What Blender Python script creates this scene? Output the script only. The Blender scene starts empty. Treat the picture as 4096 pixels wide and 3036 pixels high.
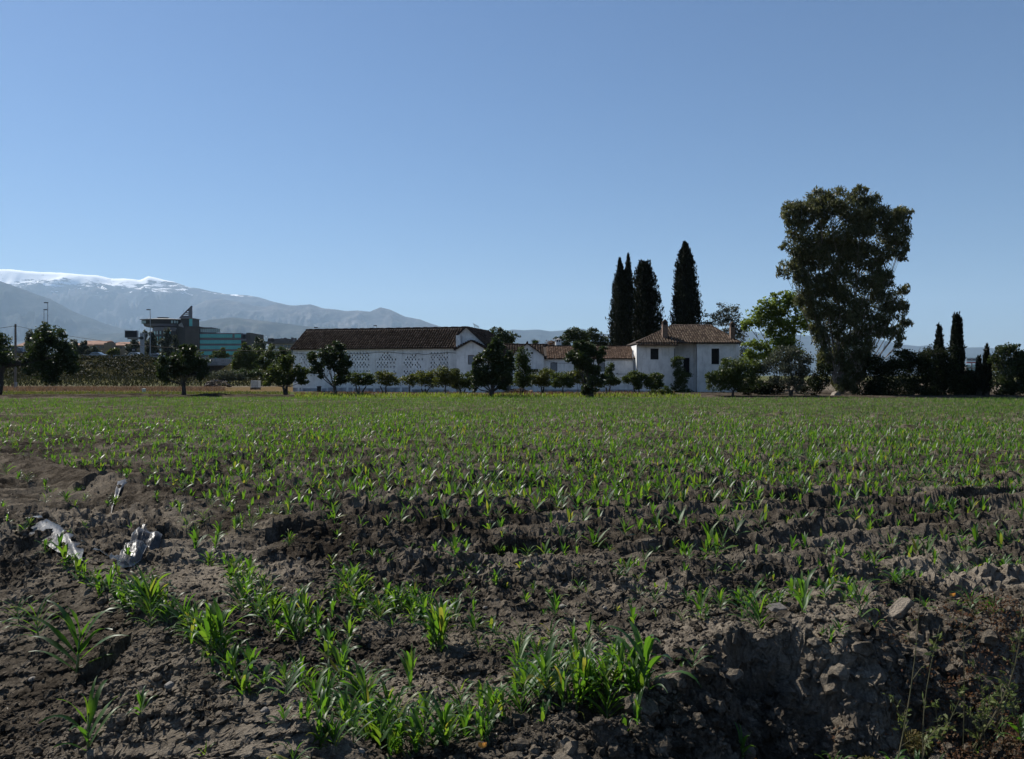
import bpy, math, random
import numpy as np
from mathutils import Vector, Matrix

# ------------------------------------------------------------------ camera, light, exposure
SC = bpy.context.scene
COL = SC.collection
CZ, F, HY = 1.75, 3214.0, 1502.0          # eye height (m), focal length and horizon row of the 4096-wide photograph
SUN_AZ, SUN_EL = math.radians(-50), math.radians(45)

cam = bpy.data.cameras.new('camera')
camo = bpy.data.objects.new('camera', cam); COL.objects.link(camo); SC.camera = camo
camo.location = (0, 0, CZ); camo.rotation_euler = (math.pi / 2, 0, 0)
cam.lens = 36 * F / 4096; cam.sensor_width = 36; cam.shift_y = -(1518 - HY) / 4096
cam.clip_start = 0.05; cam.clip_end = 120000

world = bpy.data.worlds.new('World'); SC.world = world; world.use_nodes = True
wn = world.node_tree
sky = wn.nodes.new('ShaderNodeTexSky'); sky.sky_type = 'NISHITA'; sky.sun_disc = False
sky.sun_elevation = SUN_EL; sky.sun_rotation = SUN_AZ
sky.air_density = 1.2; sky.dust_density = 0.4; sky.ozone_density = 10.0; sky.altitude = 650
wn.links.new(sky.outputs[0], wn.nodes['Background'].inputs[0])
wn.nodes['Background'].inputs[1].default_value = 0.055

SDIR = Vector((math.sin(SUN_AZ) * math.cos(SUN_EL), math.cos(SUN_AZ) * math.cos(SUN_EL), math.sin(SUN_EL)))
sl = bpy.data.lights.new('sun', 'SUN'); sl.energy = 5.0; sl.angle = math.radians(0.53); sl.color = (1.0, 0.95, 0.87)
so = bpy.data.objects.new('sun', sl); COL.objects.link(so)
so.rotation_euler = (-SDIR).to_track_quat('-Z', 'Y').to_euler(); so.location = (-30, 20, 60)

SC.view_settings.view_transform = 'Standard'; SC.view_settings.look = 'None'
SC.view_settings.exposure = 0.63; SC.view_settings.gamma = 1.0; SC.view_settings.use_curve_mapping = False
SC.render.engine = 'CYCLES'
SC.cycles.max_bounces = 6; SC.cycles.diffuse_bounces = 3; SC.cycles.glossy_bounces = 2
SC.cycles.transmission_bounces = 4; SC.cycles.volume_bounces = 2; SC.cycles.transparent_max_bounces = 8
SC.cycles.use_denoising = True

rng = np.random.default_rng(7)
rnd = random.Random(11)

# ------------------------------------------------------------------ coordinates
def P(px, py, Y):                       # a point of the place at depth Y
    return Vector(((px - 2048) / F * Y, Y, CZ - (py - HY) / F * Y))
def XA(px, Y): return (px - 2048) / F * Y
def ZA(py, Y): return CZ - (py - HY) / F * Y
def GY(py, z=0.0): return (CZ - z) * F / (py - HY)
def G(px, py, z=0.0):
    Y = GY(py, z); return ((px - 2048) / F * Y, Y)

# ------------------------------------------------------------------ noise
def _hash(ix, iy, seed):
    h = (ix.astype(np.int64) * 374761393 + iy.astype(np.int64) * 668265263 + seed * 1442695041) & 0xFFFFFFFF
    h = ((h ^ (h >> 13)) * 1274126177) & 0xFFFFFFFF
    return (h ^ (h >> 16)) & 0xFFFF
_GA = np.linspace(0, 2 * np.pi, 65536, endpoint=False)
_GX, _GYV = np.cos(_GA), np.sin(_GA)
def gn(x, y, seed=0):
    x = np.asarray(x, float); y = np.asarray(y, float)
    ix, iy = np.floor(x), np.floor(y); fx, fy = x - ix, y - iy
    ux = fx * fx * fx * (fx * (fx * 6 - 15) + 10); uy = fy * fy * fy * (fy * (fy * 6 - 15) + 10)
    def c(dx, dy):
        h = _hash(ix + dx, iy + dy, seed); return _GX[h] * (fx - dx) + _GYV[h] * (fy - dy)
    a = c(0, 0) * (1 - ux) + c(1, 0) * ux; b = c(0, 1) * (1 - ux) + c(1, 1) * ux
    return (a * (1 - uy) + b * uy) * 1.5
def fbm(x, y, o=4, seed=0, gain=.5):
    t = 0; a = 1
    for i in range(o):
        t = t + a * gn(x, y, seed + i); x = x * 2.03 + 5.1; y = y * 2.03 + 1.7; a *= gain
    return t
def sstep(a, b, x):
    t = np.clip((x - a) / (b - a), 0, 1); return t * t * (3 - 2 * t)

# ------------------------------------------------------------------ mesh helpers
def fast_mesh(name, V, Fa, smooth=False):
    V = np.asarray(V, np.float32); Fa = np.asarray(Fa, np.int32); n, k = Fa.shape
    me = bpy.data.meshes.new(name)
    me.vertices.add(len(V)); me.vertices.foreach_set('co', V.ravel())
    me.loops.add(n * k); me.loops.foreach_set('vertex_index', Fa.ravel())
    me.polygons.add(n); me.polygons.foreach_set('loop_start', np.arange(n, dtype=np.int32) * k)
    me.polygons.foreach_set('use_smooth', np.full(n, smooth))
    me.update(calc_edges=True)
    return me

INV = {}
def link(name, me, mat=None, parent=None):
    o = bpy.data.objects.new(name, me); COL.objects.link(o)
    if mat is not None:
        me.materials.clear(); me.materials.append(mat)
    if parent is not None: o.parent = parent
    return o
def tag(o, label=None, cat=None, group=None, kind=None):
    if label: o['label'] = label
    if cat: o['category'] = cat
    if group: o['group'] = group
    if kind: o['kind'] = kind
    return o
def thing(name, label, cat, loc=(0, 0, 0), rz=0.0, group=None, kind=None):
    o = bpy.data.objects.new(name, None); COL.objects.link(o)
    o.empty_display_size = .2
    o.location = loc; o.rotation_euler = (0, 0, rz)
    INV[o.name] = (Matrix.Translation(Vector(loc)) @ Matrix.Rotation(rz, 4, 'Z')).inverted()
    return tag(o, label, cat, group, kind)
def inv_of(parent):
    while parent is not None:
        if parent.name in INV: return INV[parent.name]
        parent = parent.parent
    return None

class MB:
    def __init__(s): s.v = []; s.f = []
    def add(s, vs, fs):
        b = len(s.v); s.v += [tuple(p) for p in vs]; s.f += [tuple(i + b for i in f) for f in fs]; return s
    def box(s, x0, x1, y0, y1, z0, z1):
        return s.add([(x0, y0, z0), (x1, y0, z0), (x1, y1, z0), (x0, y1, z0), (x0, y0, z1), (x1, y0, z1), (x1, y1, z1), (x0, y1, z1)],
                     [(0, 3, 2, 1), (4, 5, 6, 7), (0, 1, 5, 4), (1, 2, 6, 5), (2, 3, 7, 6), (3, 0, 4, 7)])
    def prism(s, poly, ext):            # polygon and extrusion vector
        n = len(poly); e = Vector(ext); a = [Vector(p) for p in poly]; b = [p + e for p in a]
        return s.add(a + b, [tuple(range(n - 1, -1, -1)), tuple(range(n, 2 * n))] + [(i, (i + 1) % n, n + (i + 1) % n, n + i) for i in range(n)])
    def tube(s, pts, rad, n=6, cap=True):
        pts = [Vector(p) for p in pts]; m = len(pts)
        if not hasattr(rad, '__len__'): rad = [rad] * m
        rings = []; b = len(s.v)
        for i, p in enumerate(pts):
            d = (pts[min(i + 1, m - 1)] - pts[max(i - 1, 0)])
            d = d.normalized() if d.length > 1e-9 else Vector((0, 0, 1))
            a = d.cross(Vector((0, 1, 0)) if abs(d.y) < .9 else Vector((1, 0, 0))).normalized(); c = d.cross(a)
            for k in range(n):
                t = 2 * math.pi * k / n; s.v.append(tuple(p + (a * math.cos(t) + c * math.sin(t)) * rad[i]))
        for i in range(m - 1):
            for k in range(n):
                k2 = (k + 1) % n; s.f.append((b + i * n + k, b + i * n + k2, b + (i + 1) * n + k2, b + (i + 1) * n + k))
        if cap:
            s.f.append(tuple(b + k for k in range(n - 1, -1, -1))); s.f.append(tuple(b + (m - 1) * n + k for k in range(n)))
        return s
    def lathe(s, c, prof, n=16):        # prof: (radius, z)
        b = len(s.v)
        for r, z in prof:
            for k in range(n):
                t = 2 * math.pi * k / n; s.v.append((c[0] + r * math.cos(t), c[1] + r * math.sin(t), c[2] + z))
        for i in range(len(prof) - 1):
            for k in range(n):
                k2 = (k + 1) % n; s.f.append((b + i * n + k, b + i * n + k2, b + (i + 1) * n + k2, b + (i + 1) * n + k))
        s.f.append(tuple(b + k for k in range(n - 1, -1, -1))); s.f.append(tuple(b + (len(prof) - 1) * n + k for k in range(n)))
        return s
    def build(s, name, mat, parent=None, smooth=False, local=False):
        me = bpy.data.meshes.new(name)
        v = s.v
        if parent is not None and not local:
            m = inv_of(parent)
            if m is not None: v = [tuple(m @ Vector(p)) for p in v]
        me.from_pydata(v, [], s.f); me.update()
        if smooth: me.polygons.foreach_set('use_smooth', [True] * len(me.polygons))
        return link(name, me, mat, parent)

# ------------------------------------------------------------------ materials
def nodes_of(name):
    m = bpy.data.materials.new(name); m.use_nodes = True; nt = m.node_tree
    return m, nt, nt.nodes['Principled BSDF'], nt.nodes['Material Output']
def ramp(nt, fac, cols):
    r = nt.nodes.new('ShaderNodeValToRGB'); e = r.color_ramp.elements
    while len(e) < len(cols): e.new(.5)
    for i, (p, c) in enumerate(cols): e[i].position = p; e[i].color = (*c, 1)
    nt.links.new(fac, r.inputs[0]); return r.outputs[0]
def noise(nt, scale, detail=4, vec=None, rough=.55, dist=0.):
    n = nt.nodes.new('ShaderNodeTexNoise'); n.inputs['Scale'].default_value = scale; n.inputs['Detail'].default_value = detail
    n.inputs['Roughness'].default_value = rough; n.inputs['Distortion'].default_value = dist
    if vec is None:
        g = nt.nodes.new('ShaderNodeNewGeometry'); vec = g.outputs['Position']
    nt.links.new(vec, n.inputs['Vector']); return n.outputs['Fac']
def bump(nt, h, bs, strength=.5, dist=.01):
    b = nt.nodes.new('ShaderNodeBump'); b.inputs['Strength'].default_value = strength; b.inputs['Distance'].default_value = dist
    nt.links.new(h, b.inputs['Height']); nt.links.new(b.outputs[0], bs.inputs['Normal'])
def mixc(nt, fac, a, b, mode='MIX'):
    m = nt.nodes.new('ShaderNodeMix'); m.data_type = 'RGBA'; m.blend_type = mode
    for s_, v in ((m.inputs['Factor'], fac), (m.inputs['A'], a), (m.inputs['B'], b)):
        if hasattr(v, 'links') or hasattr(v, 'is_linked'): nt.links.new(v, s_)
        elif isinstance(v, (int, float)): s_.default_value = v
        else: s_.default_value = (*v, 1)
    return m.outputs['Result']
def math_(nt, op, a, b=None):
    m = nt.nodes.new('ShaderNodeMath'); m.operation = op
    for i, v in enumerate((a, b)):
        if v is None: continue
        if hasattr(v, 'is_linked'): nt.links.new(v, m.inputs[i])
        else: m.inputs[i].default_value = v
    return m.outputs[0]
def plain(name, c0, c1=None, scale=3., rough=.8, bmp=0., metal=0., spec=.3, bdist=.01, lo=.35, hi=.65):
    m, nt, bs, out = nodes_of(name)
    c1 = c1 or tuple(min(1, x * 1.25) for x in c0)
    f = noise(nt, scale, 6)
    nt.links.new(ramp(nt, f, [(lo, c0), (hi, c1)]), bs.inputs['Base Color'])
    bs.inputs['Roughness'].default_value = rough; bs.inputs['Metallic'].default_value = metal
    bs.inputs['Specular IOR Level'].default_value = spec
    if bmp: bump(nt, noise(nt, scale * 6, 5), bs, bmp, bdist)
    return m
def rand_of(nt):
    g = nt.nodes.new('ShaderNodeNewGeometry'); o = nt.nodes.new('ShaderNodeObjectInfo')
    return math_(nt, 'FRACT', math_(nt, 'ADD', g.outputs['Random Per Island'], o.outputs['Random']))
def leafmat(name, cols, trans, tmix=.35, rough=.45, spec=.4):
    m, nt, bs, out = nodes_of(name)
    r = rand_of(nt)
    c = ramp(nt, r, [(i / max(1, len(cols) - 1), x) for i, x in enumerate(cols)])
    nt.links.new(c, bs.inputs['Base Color']); bs.inputs['Roughness'].default_value = rough; bs.inputs['Specular IOR Level'].default_value = spec
    t = nt.nodes.new('ShaderNodeBsdfTranslucent')
    tc = mixc(nt, 0.5, c, trans); nt.links.new(tc, t.inputs['Color'])
    mx = nt.nodes.new('ShaderNodeMixShader'); mx.inputs[0].default_value = tmix
    nt.links.new(bs.outputs[0], mx.inputs[1]); nt.links.new(t.outputs[0], mx.inputs[2]); nt.links.new(mx.outputs[0], out.inputs['Surface'])
    return m
def tilemat(name, cols):
    m, nt, bs, out = nodes_of(name)
    c = ramp(nt, rand_of(nt), [(i / (len(cols) - 1), x) for i, x in enumerate(cols)])
    n = noise(nt, 5, 5)
    c2 = mixc(nt, ramp(nt, n, [(.45, (0, 0, 0)), (.7, (1, 1, 1))]), c, tuple(x * .45 for x in cols[0]))
    nt.links.new(c2, bs.inputs['Base Color']); bs.inputs['Roughness'].default_value = .95; bs.inputs['Specular IOR Level'].default_value = .03
    return m

def soilmat():
    m, nt, bs, out = nodes_of('tilled_soil')
    big = noise(nt, .9, 5, rough=.6); mid = noise(nt, 7, 6, rough=.65); fine = noise(nt, 60, 4, rough=.7)
    c = ramp(nt, mid, [(.30, (.038, .032, .025)), (.5, (.090, .076, .060)), (.70, (.215, .182, .142))])
    dry = ramp(nt, fine, [(.3, (.17, .145, .113)), (.7, (.30, .255, .20))])
    c = mixc(nt, .75, c, ramp(nt, fine, [(.32, (.35, .35, .35)), (.68, (1.45, 1.45, 1.45))]), 'MULTIPLY')
    at = nt.nodes.new('ShaderNodeAttribute'); at.attribute_name = 'zone'
    sp = nt.nodes.new('ShaderNodeSeparateColor'); nt.links.new(at.outputs['Color'], sp.inputs[0])
    crust = math_(nt, 'MULTIPLY', ramp(nt, big, [(.47, (0, 0, 0)), (.62, (1, 1, 1))]), .75)
    c = mixc(nt, crust, c, dry)
    c = mixc(nt, math_(nt, 'MULTIPLY', sp.outputs[2], .9), c, dry)
    mo = nt.nodes.new('ShaderNodeAttribute'); mo.attribute_name = 'moist_shade'
    c = mixc(nt, mo.outputs['Fac'], c, mixc(nt, 1.0, c, (.40, .385, .375), 'MULTIPLY'))  # darkens the soil: damp earth, plus shade painted at field edge and under trees
    grass = ramp(nt, noise(nt, 2.2, 6, rough=.7), [(.3, (.06, .045, .024)), (.55, (.13, .092, .048)), (.75, (.20, .145, .08))])
    c = mixc(nt, sp.outputs[0], c, grass)
    green = ramp(nt, noise(nt, 3.0, 5, rough=.7), [(.3, (.03, .045, .012)), (.65, (.075, .10, .025))])
    c = mixc(nt, sp.outputs[1], c, green)
    nt.links.new(c, bs.inputs['Base Color']); bs.inputs['Roughness'].default_value = 1.0; bs.inputs['Specular IOR Level'].default_value = 0.0
    h = math_(nt, 'ADD', math_(nt, 'MULTIPLY', noise(nt, 45, 5, rough=.7), .7), math_(nt, 'MULTIPLY', noise(nt, 140, 3, rough=.7), .35))
    bump(nt, h, bs, 1.0, .035)
    return m

M = {}
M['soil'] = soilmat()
M['clod'] = plain('soil_clod', (.062, .052, .043), (.150, .126, .100), 18, .95, .6, spec=.12)
M['stone'] = plain('stone', (.12, .108, .095), (.22, .20, .175), 30, .85, .3)
M['slab'] = plain('slab_stone', (.13, .108, .082), (.24, .20, .155), 14, .9, .7, bdist=.02)
M['white'] = plain('whitewash', (.62, .61, .58), (.80, .79, .76), 1.1, .9, .15, spec=.15, lo=.3, hi=.6)
def washmat():
    m, nt, bs, out = nodes_of('whitewash_wall')
    g = nt.nodes.new('ShaderNodeNewGeometry'); mp = nt.nodes.new('ShaderNodeMapping'); mp.inputs['Scale'].default_value = (3.0, 3.0, .35); nt.links.new(g.outputs['Position'], mp.inputs['Vector'])
    c = ramp(nt, noise(nt, 1.1, 6), [(.30, (.60, .595, .57)), (.6, (.80, .79, .76))])
    runs = math_(nt, 'MULTIPLY', ramp(nt, noise(nt, 1.4, 6, mp.outputs[0], .65), [(.52, (0, 0, 0)), (.75, (1, 1, 1))]), .55)
    c = mixc(nt, runs, c, (.34, .33, .30))
    pat = math_(nt, 'MULTIPLY', ramp(nt, noise(nt, .55, 8, rough=.7), [(.60, (0, 0, 0)), (.66, (1, 1, 1))]), .5)
    c = mixc(nt, pat, c, (.42, .39, .34))
    nt.links.new(c, bs.inputs['Base Color']); bs.inputs['Roughness'].default_value = .95; bs.inputs['Specular IOR Level'].default_value = .05
    bump(nt, noise(nt, 7, 6, rough=.65), bs, .35, .03)
    return m
M['white'] = washmat()
M['white2'] = plain('whitewash_brick', (.58, .57, .55), (.76, .75, .72), 2.5, .9, .4, spec=.15)
M['plinth'] = plain('wall_grey', (.19, .19, .19), (.40, .41, .42), 1.6, .9, .2)
M['roofbase'] = plain('roof_bed', (.03, .022, .017), (.055, .04, .03), 4, .95)
M['tile_dark'] = tilemat('old_roof_tile', [(.029, .021, .016), (.050, .037, .029), (.092, .070, .056), (.038, .028, .022)])
M['tile_house'] = tilemat('house_roof_tile', [(.052, .038, .029), (.095, .070, .053), (.165, .128, .10), (.07, .051, .039)])
M['tile_flat'] = tilemat('flat_roof_tile', [(.070, .046, .034), (.10, .068, .050), (.135, .094, .070), (.08, .053, .039)])
M['dark'] = plain('dark_void', (.012, .012, .013), (.02, .02, .021), 3, .8)
M['glass'] = plain('window_glass', (.008, .009, .010), (.012, .013, .014), 1, .35, spec=.12)
M['shutter'] = plain('grey_shutter', (.22, .24, .26), (.28, .30, .32), 6, .6)
M['iron'] = plain('iron', (.018, .017, .016), (.032, .03, .028), 8, .8, spec=.15)
M['steel'] = plain('galvanised_steel', (.22, .23, .24), (.32, .33, .34), 3, .5, metal=.4)
M['brickred'] = plain('brick', (.13, .085, .06), (.24, .165, .12), 6, .9, .3)
M['wood'] = plain('old_wood', (.09, .065, .045), (.16, .12, .085), 8, .9, .3)
M['pole'] = plain('pole_wood', (.10, .085, .07), (.17, .15, .13), 6, .9)
M['bark'] = plain('bark', (.030, .025, .020), (.065, .054, .043), 9, .95, .6, bdist=.03)
M['bark_pale'] = plain('pale_bark', (.12, .10, .08), (.26, .22, .18), 3, .9, .3)
M['concrete'] = plain('concrete', (.18, .18, .175), (.28, .275, .265), 1.2, .9, .2)
M['asphalt'] = plain('asphalt', (.04, .04, .042), (.06, .06, .062), 2, .9)
M['blackpaint'] = plain('black_panel', (.010, .010, .012), (.016, .016, .018), 4, .5)
M['plastic_white'] = plain('white_plastic', (.42, .43, .41), (.52, .53, .51), 4, .5)
M['leaf_dark'] = leafmat('leaf_dark', [(.010, .016, .006), (.022, .034, .010), (.042, .058, .016), (.016, .025, .008)], (.08, .13, .018), .26, .5, .30)
M['leaf_mid'] = leafmat('leaf_mid', [(.020, .032, .008), (.040, .058, .014), (.066, .085, .020), (.030, .042, .010)], (.13, .18, .022), .32, .52, .25)
M['leaf_yellow'] = leafmat('leaf_yellowgreen', [(.034, .045, .010), (.066, .080, .017), (.100, .11, .022), (.05, .062, .013)], (.20, .22, .025), .34, .45, .4)
M['leaf_bright'] = leafmat('leaf_bright', [(.055, .085, .014), (.10, .145, .024), (.15, .19, .036), (.075, .11, .02)], (.32, .42, .04), .45, .5, .3)
M['leaf_euca'] = leafmat('leaf_eucalyptus', [(.030, .038, .015), (.062, .070, .027), (.105, .105, .042), (.045, .054, .020)], (.20, .21, .06), .34, .5, .35)
M['leaf_cyp'] = leafmat('leaf_cypress', [(.006, .008, .004), (.010, .014, .006), (.020, .024, .010)], (.02, .03, .008), .10, .7, .15)
M['leaf_black'] = leafmat('leaf_shaded', [(.008, .011, .005), (.016, .022, .008), (.030, .038, .013)], (.04, .06, .012), .18, .65, .10)  # near-black leaf: backlit shade of hedge and shrub put into the colour
M['leaf_grey'] = leafmat('leaf_greygreen', [(.032, .038, .024), (.060, .068, .042), (.090, .098, .066)], (.12, .14, .07), .26, .55, .25)
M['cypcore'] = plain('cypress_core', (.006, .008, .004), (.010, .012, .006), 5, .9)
M['leafcore'] = plain('crown_core', (.010, .014, .006), (.018, .024, .009), 5, .9)
M['drygrass'] = leafmat('dry_grass', [(.10, .058, .036), (.155, .095, .058), (.20, .135, .085), (.12, .07, .042)], (.20, .125, .07), .30, .7, .2)
M['redgrass'] = leafmat('dry_red_grass', [(.07, .033, .019), (.12, .058, .032), (.15, .095, .05), (.05, .035, .015)], (.2, .1, .045), .35, .7, .2)
M['weed'] = leafmat('weed_green', [(.05, .075, .02), (.09, .12, .035), (.13, .14, .05)], (.2, .26, .05), .35, .6, .3)
M['weedstem'] = plain('weed_stem', (.07, .075, .032), (.15, .125, .07), 12, .8)
M['orange'] = plain('orange_peel', (.55, .20, .02), (.72, .30, .04), 40, .6)

def maizemat():
    m, nt, bs, out = nodes_of('maize_leaf')
    r = rand_of(nt)
    c = ramp(nt, r, [(0, (.015, .045, .010)), (.35, (.025, .067, .013)), (.65, (.037, .088, .016)), (.94, (.055, .102, .017)), (1, (.12, .12, .028))])
    nt.links.new(c, bs.inputs['Base Color']); bs.inputs['Roughness'].default_value = .46; bs.inputs['Specular IOR Level'].default_value = .32
    t = nt.nodes.new('ShaderNodeBsdfTranslucent')
    tc = ramp(nt, r, [(0, (.08, .21, .014)), (.5, (.135, .30, .018)), (.92, (.22, .36, .024)), (1, (.40, .37, .045))])
    nt.links.new(tc, t.inputs['Color'])
    mx = nt.nodes.new('ShaderNodeMixShader'); mx.inputs[0].default_value = .40
    nt.links.new(bs.outputs[0], mx.inputs[1]); nt.links.new(t.outputs[0], mx.inputs[2]); nt.links.new(mx.outputs[0], out.inputs['Surface'])
    return m
M['maize'] = maizemat()
M['maize_stalk'] = plain('maize_stalk', (.10, .16, .05), (.22, .26, .12), 20, .5)

# ------------------------------------------------------------------ the ground
def poly_dist(X, Y, pts):               # distance to a polyline, signed side, position along it
    best = np.full(X.shape, 1e9); side = np.zeros(X.shape); tpar = np.zeros(X.shape); n = len(pts) - 1
    for i in range(n):
        ax, ay = pts[i]; bx, by = pts[i + 1]; dx, dy = bx - ax, by - ay; L2 = dx * dx + dy * dy
        t = np.clip(((X - ax) * dx + (Y - ay) * dy) / L2, 0, 1)
        qx, qy = X - ax - t * dx, Y - ay - t * dy; d = np.hypot(qx, qy)
        m = d < best
        best = np.where(m, d, best); side = np.where(m, np.sign(dx * qy - dy * qx), side); tpar = np.where(m, (i + t) / n, tpar)
    return best, side, tpar
def Gl(l, z=0.): return [G(a, b, z) for a, b in l]
BANK = Gl([(1350, 3300), (1750, 3080), (2050, 2960), (2330, 2890), (2600, 2790), (2780, 2715), (2960, 2645), (3150, 2598), (3310, 2582), (3480, 2560), (3610, 2505), (3760, 2515), (3950, 2485), (4300, 2430), (5200, 2330)], .12)
BERM1 = Gl([(-260, 2060), (-60, 2120), (110, 2200), (330, 2335), (590, 2500), (830, 2720), (1050, 2930), (1200, 3120)], .1)
BERM2 = Gl([(-700, 1760), (-100, 1828), (240, 1893), (450, 1955), (620, 2005), (800, 2085), (1250, 2125), (1500, 2150)], .08)
TRENCH = [Gl(l) for l in ([(2420, 2232), (2696, 2220), (2950, 2205), (3120, 2188), (3280, 2160)], [(2840, 2182), (3050, 2138), (3230, 2106)],
          [(3130, 2030), (3260, 2000), (3410, 1972)], [(3600, 2052), (3900, 2010), (4250, 1968)], [(2500, 2072), (2780, 2050)],
          [(1880, 2225), (2100, 2215), (2320, 2190)], [(1050, 2175), (1250, 2160), (1480, 2150)], [(300, 1985), (520, 1960)], [(640, 1985), (860, 1975)])]
PITS = [(430, 2740, .17, .16), (640, 2560, .10, .10), (700, 2895, .12, .10), (3120, 2790, .42, .30), (3000, 2880, .30, .16), (2400, 2960, .2, .10), (3650, 2640, .3, .12)]
FD = np.array([8.5, 2.75]); FD /= np.hypot(*FD); FN = np.array([-FD[1], FD[0]])

def base_height(X, Y):
    R = np.hypot(X, Y)
    h = .05 * fbm(X * .35, Y * .35, 3, 3) * sstep(2, 6, R)
    s = X * FN[0] + Y * FN[1]
    fur = np.sin((s + .12 * gn(X * .6, Y * .6, 21)) * 2 * np.pi / .62)
    d1, s1, t1 = poly_dist(X, Y, BERM1); d2, s2, t2 = poly_dist(X, Y, BERM2); db, sb, tb = poly_dist(X, Y, BANK)
    field = sstep(6.0, 7.2, Y + X * .22) * (1 - sstep(55, 62, Y)) * sstep(.2, .9, d1) * sstep(.2, .8, d2)
    h += (.072 + .035 * (1 - sstep(10, 16, Y))) * fur * field * (.75 + .5 * gn(X * .4, Y * .4, 5))
    # left berm: broad mound, steeper on the field side
    w = np.where(s1 > 0, .27, .50); h += .32 * np.exp(-(d1 / w) ** 2)
    h -= .13 * np.exp(-((d1 - .90) / .35) ** 2) * (s1 < 0)
    w = np.where(s2 > 0, .25, .45); h += .22 * np.exp(-(d2 / w) ** 2) * (1 - .6 * sstep(.6, 1, t2))
    h -= .06 * np.exp(-((d2 - .8) / .35) ** 2) * (s2 < 0)
    # right bank: crest, near face falling to a ditch
    fade = sstep(.05, .3, tb)
    dj = db + .10 * gn(X * 2.3, Y * 2.3, 31) + .05 * gn(X * 6, Y * 6, 32)
    near = sb < 0
    h += fade * .13 * np.exp(-(db / np.where(near, .35, .45)) ** 2)
    h -= fade * near * .36 * sstep(.10, .62, dj)
    for px, py, r, dep in PITS:
        x, y = G(px, py); q = np.hypot((X - x) * 1.0, Y - y) / r
        h -= dep * (1 - sstep(.55, 1.0, q + .25 * gn(X * 5, Y * 5, 41)))
    for T in TRENCH:
        d, s_, t_ = poly_dist(X, Y, T); en = sstep(0, .12, t_) * sstep(0, .12, 1 - t_)
        d = d + .05 * gn(X * 3, Y * 3, 43)
        h += en * (-.20 * (1 - sstep(.06, .20, d)) + .075 * np.exp(-((d - .26) / .12) ** 2))
    # bank of earth along the far edge of the field, verge behind
    edge = 62 + 1.5 * gn(X * .08, Y * 0 + 3, 51)
    left = 1 - sstep(-22, -12, X)
    h += (.12 + .10 * left) * np.exp(-((Y - edge - 3.5) / 1.8) ** 2) * (1 + .5 * gn(X * .5, Y * .5, 55))
    h += left * sstep(105, 165, Y) * 1.15 * (1 - sstep(230, 400, Y))
    h += sstep(150, 400, Y) * .0
    return h
def detail_height(X, Y):
    R = np.hypot(X, Y)
    n1 = np.abs(gn(X / .22, Y / .22, 61)); n2 = np.abs(gn(X / .085, Y / .085, 62)); n3 = np.abs(gn(X / .034, Y / .034, 63)); n4 = gn(X / .016, Y / .016, 65)
    rough = .45 + .9 * np.clip(.5 + gn(X * .5, Y * .5, 64), 0, 1)
    f2 = 1 - sstep(14, 26, R); f3 = 1 - sstep(7, 12, R)
    d = rough * (.085 * n1 + .058 * n2 * f2 + .034 * n3 * f3 + .010 * n4 * f3)
    db, sb, tb = poly_dist(X, Y, BANK)
    bank = np.exp(-(db / .5) ** 2) * sstep(.05, .3, tb)
    d += bank * (.10 * np.abs(gn(X / .30, Y / .30, 66)) + .05 * np.abs(gn(X / .12, Y / .12, 67)))
    return d * (1 - sstep(60, 64, Y) * .4) * (1 - sstep(100, 200, R))
def height(X, Y):
    X = np.atleast_1d(np.asarray(X, float)); Y = np.atleast_1d(np.asarray(Y, float))
    return base_height(X, Y) + detail_height(X, Y)
def H1(x, y): return float(height([x], [y])[0])

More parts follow.
